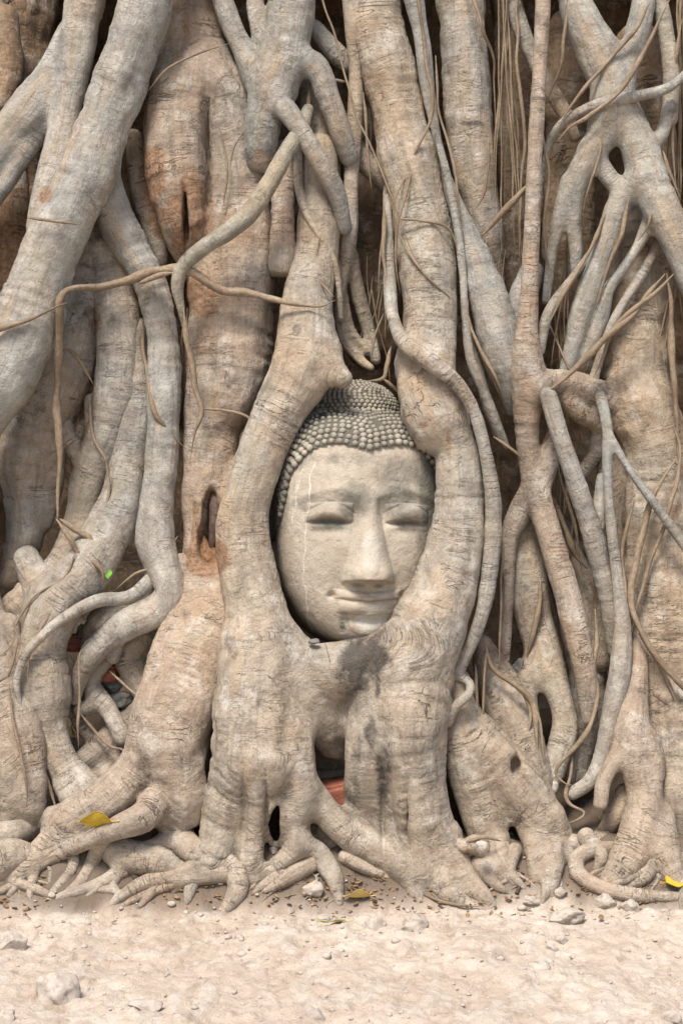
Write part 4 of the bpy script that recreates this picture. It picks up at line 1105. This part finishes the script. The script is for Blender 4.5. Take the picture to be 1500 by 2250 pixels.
# ================================================================== GROUND
def axis(lo, hi, step, far):
    c = list(np.arange(lo, hi + 1e-6, step)); s = step
    while c[-1] < far: s *= 1.35; c.append(c[-1] + s)
    s = step
    while c[0] > -far: s *= 1.35; c.insert(0, c[0] - s)
    return np.array(c)
gx = axis(-0.95, 0.95, 0.0055, 60); gy = axis(-1.35, 0.25, 0.0055, 60)
GX, GY = np.meshgrid(gx, gy, indexing='ij')
GZ = ground_z(GX, GY)
near = (np.abs(GX) < 3) & (np.abs(GY) < 3)
p2 = np.stack([GX * 7.0, GY * 3.6, 0 * GX], -1)
n_a = fbm(p2, 61, 5, .55); n_b = fbm(p2 * 2.7 + 5, 67, 4, .55)
lv = (n_a + 0.35 * n_b) * 5.0
fl = np.floor(lv); frac = lv - fl
terr = fl + sstep(0.0, 0.16, frac) * 0.75 + 0.25 * frac            # flaking layers with a broken lip
mud = sstep(0.35, 0.7, frac)
flat = 1 - sstep(-0.26, -0.15, GY)
GZ = GZ + np.where(near, 0.0045 * terr * (0.35 + 0.65 * flat) + 0.007 * fbm(p2 * np.array([5, 8, 1]), 71, 4) + (1 - flat) * 0.012 * fbm(p2 * 3, 73, 4), 0)
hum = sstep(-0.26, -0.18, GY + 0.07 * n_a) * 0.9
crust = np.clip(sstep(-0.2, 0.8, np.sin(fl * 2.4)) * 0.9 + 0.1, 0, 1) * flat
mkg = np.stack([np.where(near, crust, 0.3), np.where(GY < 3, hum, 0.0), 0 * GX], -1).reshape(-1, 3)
ii = np.arange(GX.size).reshape(GX.shape)
q = np.stack([ii[:-1, :-1], ii[1:, :-1], ii[1:, 1:], ii[:-1, 1:]], -1).reshape(-1, 4)
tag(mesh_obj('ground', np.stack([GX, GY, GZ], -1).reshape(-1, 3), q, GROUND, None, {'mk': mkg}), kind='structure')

# ================================================================== LOOSE THINGS
def rock_verts(rx, ry, rz, seed, sub=4, cuts=7, rough=0.06):
    bm = bmesh.new(); bmesh.ops.create_icosphere(bm, subdivisions=sub, radius=1.0)
    v = np.array([x.co[:] for x in bm.verts]); f = [tuple(x.index for x in fc.verts) for fc in bm.faces]; bm.free()
    rr = random.Random(seed)
    for _ in range(cuts):
        n_ = np.array([rr.uniform(-1, 1), rr.uniform(-1, 1), rr.uniform(-.4, 1)]); n_ /= np.linalg.norm(n_); d_ = rr.uniform(.55, .85)
        s_ = v @ n_; v -= np.outer(np.clip(s_ - d_, 0, None) * 0.88, n_)
    v *= (1 + rough * 1.6 * fbm(v * 1.7 + seed, seed, 2) + rough * 0.8 * fbm(v * 5 + seed, seed + 1, 3))[:, None]
    return v * np.array([rx, ry, rz]), f

def stone(px, py, wd, hg, label, mat=PALE_STONE, D=None, cat='stone', group=None, sink=0.35, name='stone', seed=None, rot=0.0):
    """px,py = where its middle shows; wd,hg = visible size in photo pixels"""
    if D is None:
        D = ground_D(px, py + hg * 0.15)
    s = (D / 100 - CAM_Y) / F; c = W(px, py, D)
    v, f = rock_verts(wd * s / 2 * 1.08, wd * s / 2 * 0.9, hg * s / 2 * 1.15, seed or int(px * 7 + py), rough=0.12, cuts=11)
    o = mesh_obj(name, v, f, mat, None)
    o.location = c; o.rotation_euler = (0, 0, rot)
    return tag(o, label, cat, group)

GRP = 'stones lying on the dry ground'
stone(22, 2072, 66, 66, 'square-edged pale stone at the left edge of the bare ground', group=GRP)
stone(122, 2176, 108, 78, 'largest rounded boulder sunk in the clay at lower left', group=GRP)
stone(12, 2172, 26, 16, 'small dark-sided stone left of the largest boulder', group=GRP)
stone(10, 2235, 56, 40, 'stone cut by the bottom left corner of the picture', group=GRP)
stone(318, 2215, 78, 32, 'low flat-topped stone half buried right of the largest boulder', group=GRP)
stone(690, 2232, 52, 40, 'round stone at the bottom edge, in the middle', group=GRP)
stone(822, 2036, 56, 36, 'lumpy stone right behind the yellow-green leaf', group=GRP)
stone(880, 2044, 48, 26, 'low middle stone of the three behind the yellow-green leaf', group=GRP)
stone(915, 2034, 56, 46, 'tallest right-hand stone of the three behind the yellow-green leaf', group=GRP)
stone(688, 1952, 50, 36, 'crumbly stone between the forked root toes', group=GRP)
stone(1242, 2012, 84, 30, 'long low stone with a dark underside in front of the hook root', group=GRP)
stone(1180, 2130, 58, 32, 'pale stone alone in the open ground at right', group=GRP)
stone(1478, 2236, 46, 34, 'stone at the bottom right corner', group=GRP)
stone(1328, 1980, 48, 34, 'blocky stone touching the hook-shaped root', group=GRP)
stone(1385, 1992, 44, 26, 'pinkish flat stone below the hook-shaped root', group=GRP)
stone(1232, 1962, 34, 22, 'grey stone between the root toe and the hook root', group=GRP)
stone(1165, 1978, 44, 20, 'bright flat stone chip beside the buttress root toe', group=GRP)
stone(1230, 2066, 40, 20, 'little white stone in the open ground below the long low stone', group=GRP)
stone(1212, 2085, 26, 18, 'smallest white pebble of the open ground at right', group=GRP)
stone(470, 2180, 24, 16, 'small grey pebble in the middle of the open ground', group=GRP)
stone(705, 2018, 44, 16, 'flat white stone behind the tip of the yellow-green leaf', group=GRP)
stone(600, 1869, 22, 18, 'small white stone wedged between two root feet', mat=PALE_STONE, group=GRP)
stone(1056, 1862, 34, 28, 'round lump of stone resting on thin roots', D=-22, group=GRP)
stone(22, 1895, 70, 36, 'pinkish flat slab under the leftmost roots', group=GRP)
GR2 = 'rubble between the roots'
stone(243, 1506, 48, 34, 'mossy grey stone under the red brick bit', GREY_STONE, 5, group=GR2)
stone(272, 1536, 66, 36, 'pale-topped dark stone, largest of the rubble', GREY_STONE, 3, group=GR2)
stone(282, 1558, 48, 24, 'dark stone lying under the pale-topped one', GREY_STONE, 4, group=GR2)
stone(180, 1388, 32, 34, 'grey stone behind the bent root', GREY_STONE, 6, group=GR2)
stone(318, 1246, 34, 40, 'white rounded stone behind the forked root', PALE_STONE, 8, group=GR2)
stone(215, 1135, 34, 50, 'grey stone deep between two ringed roots', GREY_STONE, 14, group=GR2)
stone(155, 1640, 46, 40, 'dark mossy stone behind the knobbly root', GREY_STONE, 6, group=GR2)
stone(1140, 1465, 30, 34, 'brown stone in the gap under the hanging roots', GREY_STONE, 4, group=GR2)
stone(1310, 1195, 26, 20, 'glinting dark stone caught between hanging roots', GREY_STONE, 6, group=GR2)
stone(1210, 1730, 30, 36, 'brown stone beside the buttress root', PALE_STONE, -6, group=GR2)
stone(1290, 1690, 40, 34, 'dark stone in the hollow right of the thin loops', GREY_STONE, 8, group=GR2)
stone(690, 1409, 26, 12, 'flat grey coin-like disc under the chin of the head', GREY_STONE, -15, cat='disc', name='disc')

def brick(px, py, D, wx, wy, wz_, rot, label, seed):
    bm = bmesh.new(); bmesh.ops.create_cube(bm, size=1.0)
    for v in bm.verts: v.co = Vector((v.co.x * wx, v.co.y * wy, v.co.z * wz_))
    bmesh.ops.bevel(bm, geom=list(bm.edges), offset=min(wz_, wx) * 0.12, segments=2, affect='EDGES')
    bmesh.ops.triangulate(bm, faces=bm.faces[:]); bmesh.ops.subdivide_edges(bm, edges=bm.edges[:], cuts=5, use_grid_fill=True)
    v = np.array([x.co[:] for x in bm.verts]); f = [tuple(x.index for x in fc.verts) for fc in bm.faces]; bm.free()
    v = v + 0.0035 * np.stack([fbm(v * 45 + seed + i * 9, seed + i, 3) for i in range(3)], -1)
    o = mesh_obj('brick', v, f, BRICK, None); o.location = W(px, py, D); o.rotation_euler = rot
    return tag(o, label, 'brick', 'old bricks among the roots')
brick(733, 1744, -5, .15, .09, .052, (R(4), R(-6), R(8)), 'whole red brick in the hollow between the two root feet', 3)
brick(232, 1480, 6, .06, .07, .028, (R(10), R(-4), R(-10)), 'broken red brick piece above the mossy stones', 5)
brick(178, 1525, 4, .05, .06, .034, (R(0), R(5), R(20)), 'brick stub with a red end poking from behind the bent root', 7)
brick(196, 1556, 4, .045, .05, .016, (R(0), R(5), R(0)), 'thin red brick chip lowest of the three left pieces', 9)
brick(160, 1412, 7, .05, .05, .034, (R(6), R(3), R(20)), 'dull purple-brown brick behind the bent root', 11)

def leaf(px, py, ln, wd, rot, mat, label, D=None, lift=0.012, curl=0.25, tilt=0.0, seed=1, cat='leaf', yawr=0.0):
    """ln, wd in photo pixels; rot: direction of the tip seen from above"""
    if D is None: D = ground_D(px, py)
    s = (D / 100 - CAM_Y) / F; L_, W_ = ln * s, wd * s
    n, m = 22, 9; vs = []
    for i in range(n):
        t_ = i / (n - 1)
        hw_ = W_ / 2 * (math.sin(math.pi * min(1, t_ * 1.02) ** 0.72) ** 0.8) * (1 - 0.25 * t_) * (1 if t_ < .85 else 1 - (t_ - .85) * 2.5)
        for j in range(-m, m + 1):
            u_ = j / m
            zc_ = abs(u_) * hw_ * curl * 1.1 + L_ * curl * 0.35 * (t_ - .45) ** 2 + 0.05 * W_ * math.sin(t_ * 9 + u_ * 3 + seed) * abs(u_)
            vs.append(((t_ - .5) * L_, u_ * max(hw_, 0.0006), zc_))
    k_ = 2 * m + 1; N_ = len(vs)
    fs = [(i * k_ + j, (i + 1) * k_ + j, (i + 1) * k_ + j + 1, i * k_ + j + 1) for i in range(n - 1) for j in range(k_ - 1)]
    vs2 = [(x, y, z_ - 0.0007) for x, y, z_ in vs]
    fs2 = [tuple(N_ + q for q in reversed(f_)) for f_ in fs]
    rim = [i * k_ for i in range(n)] + [(n - 1) * k_ + j for j in range(1, k_)] + [i * k_ + k_ - 1 for i in range(n - 2, -1, -1)] + [j for j in range(k_ - 2, 0, -1)]
    fs3 = [(rim[i], rim[(i + 1) % len(rim)], N_ + rim[(i + 1) % len(rim)], N_ + rim[i]) for i in range(len(rim))]
    o = mesh_obj('fallen_leaf', np.array(vs + vs2), fs + fs2 + fs3, mat, None)
    o.location = W(px, py, D) + Vector((0, 0, lift)); o.rotation_euler = (tilt, yawr, rot)
    tag(o, label, cat, 'fallen leaves')
    T_ = np.array([[(-.5 - .22 * t_) * L_, .03 * L_ * math.sin(t_ * 2), L_ * curl * .35 * .2 + .02 * L_ * t_, 0.0011] for t_ in np.linspace(0, 1, 6)])
    st = tube_mesh('stalk', o, [(T_, np.linspace(0, .02, 6))], mat, 6)
    return o
leaf(208, 1806, 78, 62, R(172), YELLOW, 'bright yellow leaf lying on the big left root', D=-21.5, lift=.0, tilt=R(48), curl=.12)
leaf(551, 1915, 40, 44, R(60), OCHRE, 'curled golden leaf beside the elbow-shaped root', tilt=R(55), lift=.012, curl=.5, seed=3)
leaf(320, 1920, 48, 50, R(20), OCHRE, 'brown ochre leaf caught on the lower left roots', tilt=R(60), lift=.022, curl=.4, seed=5)
leaf(783, 1985, 62, 46, R(185), PALEY, 'pale dry leaf in front of the right root foot', tilt=R(22), curl=.5, seed=7)
leaf(728, 2034, 66, 34, R(182), GREENY, 'yellow-green leaf flat on the open ground', tilt=R(14), lift=.008, curl=.15, seed=9)
leaf(1488, 1952, 60, 50, R(20), YELLOW, 'yellow leaf cut by the right edge of the picture', tilt=R(25), curl=.3, seed=11)
leaf(237, 1262, 22, 20, R(-80), GREEN, 'small fresh green leaf sprouting in the dark gap at left', D=-4, lift=0, tilt=R(0), yawr=R(80), curl=.2, seed=13)
leaf(158, 1610, 56, 40, R(100), OCHRE, 'orange dead leaf standing behind the knobbly root', D=4, lift=0, tilt=R(70), curl=.3, seed=15)
leaf(130, 1858, 30, 20, R(10), OCHRE, 'tiny orange leaf scrap under the spreading root', curl=.3, seed=17)
leaf(1298, 1955, 30, 18, R(200), PALEY, 'tiny pale leaf scrap inside the hook-shaped root', curl=.3, seed=19)

# twig on the ground and gravel
def twig(px0, py0, px1, py1, wd, label):
    n = 14; pts = []
    for i in range(n):
        t_ = i / (n - 1); px = px0 + (px1 - px0) * t_; py = py0 + (py1 - py0) * t_ - 7 * math.sin(t_ * 3.1)
        p = WG(px, py); pts.append((p.x, p.y, p.z + .004, wd / 2e3 * (1 - .5 * t_)))
    pts = np.array(pts); o = tube_mesh('twig', None, [(pts, np.linspace(0, .1, n))], DARKWOOD, 7)
    return tag(o, label, 'twig')
twig(1086, 2085, 1165, 2082, 5, 'thin dark twig lying on the open ground at right')
twig(1135, 1968, 1153, 1938, 9, 'short pale stick leaning by the buttress root toe')
gv, gf = [], []
rr = random.Random(3)
protos = [rock_verts(1, .85, .6, 100 + i, 2, 5) for i in range(6)]
cnt = 0
while cnt < 520:
    x_ = rr.uniform(-.85, .85); y_ = rr.triangular(-1.15, 0.15, -0.16) if rr.random() < .6 else rr.uniform(-1.15, 0.1)
    s_ = 0.0018 * (1 + rr.paretovariate(2.2)); s_ = min(s_, .011)
    v, f_ = protos[rr.randrange(6)]; an = rr.uniform(0, 6.28); ca, sa = math.cos(an), math.sin(an)
    z_ = float(ground_z(x_, y_)); b0 = sum(len(q) for q in gv)
    i_ = min(len(gx) - 1, np.searchsorted(gx, x_)); j_ = min(len(gy) - 1, np.searchsorted(gy, y_)); z_ = GZ[i_, j_]
    gv.append(np.stack([x_ + s_ * (v[:, 0] * ca - v[:, 1] * sa), y_ + s_ * (v[:, 0] * sa + v[:, 1] * ca), z_ + s_ * (v[:, 2] + .25)], -1))
    gf += [tuple(b0 + k_ for k_ in q_) for q_ in f_]; cnt += 1
tag(mesh_obj('gravel', np.vstack(gv), gf, PALE_STONE, None), kind='stuff')

# crumbs of dead leaf and bark caught on the bank
lv_, lf_ = [], []
for i in range(620):
    px_ = rr.uniform(0, 1500); py_ = rr.triangular(1890, 2030, 1945); c = WG(px_, py_, 0.003)
    s_ = rr.uniform(.003, .010); an = rr.uniform(0, 6.28); n_ = Vector((rr.uniform(-.6, .6), rr.uniform(-.6, .6), 1)).normalized()
    e1_ = n_.cross(Vector((math.cos(an), math.sin(an), .2))).normalized(); e2_ = n_.cross(e1_); b0 = len(lv_); asp = rr.uniform(.25, .8)
    ring = [(1, 0), (.4, .8), (-.5, .7), (-1, 0), (-.4, -.7), (.5, -.8)]
    for dz_ in (0.0006, -0.0006):
        for (u_, v_) in ring: lv_.append(c + s_ * (u_ * rr.uniform(.8, 1.1) * e1_ + asp * v_ * e2_) + n_ * (dz_ + .15 * s_ * u_ * u_))
    lf_ += [tuple(b0 + j for j in range(6)), tuple(b0 + 11 - j for j in range(6))] + [(b0 + j, b0 + 6 + j, b0 + 6 + (j + 1) % 6, b0 + (j + 1) % 6) for j in range(6)]
LITTER = plain('leaf_crumbs', (0.10, 0.06, 0.035), (0.34, 0.22, 0.12), 60.0)
tag(mesh_obj('leaf_litter', np.array([v[:] for v in lv_]), lf_, LITTER, None, smooth=False), kind='stuff')
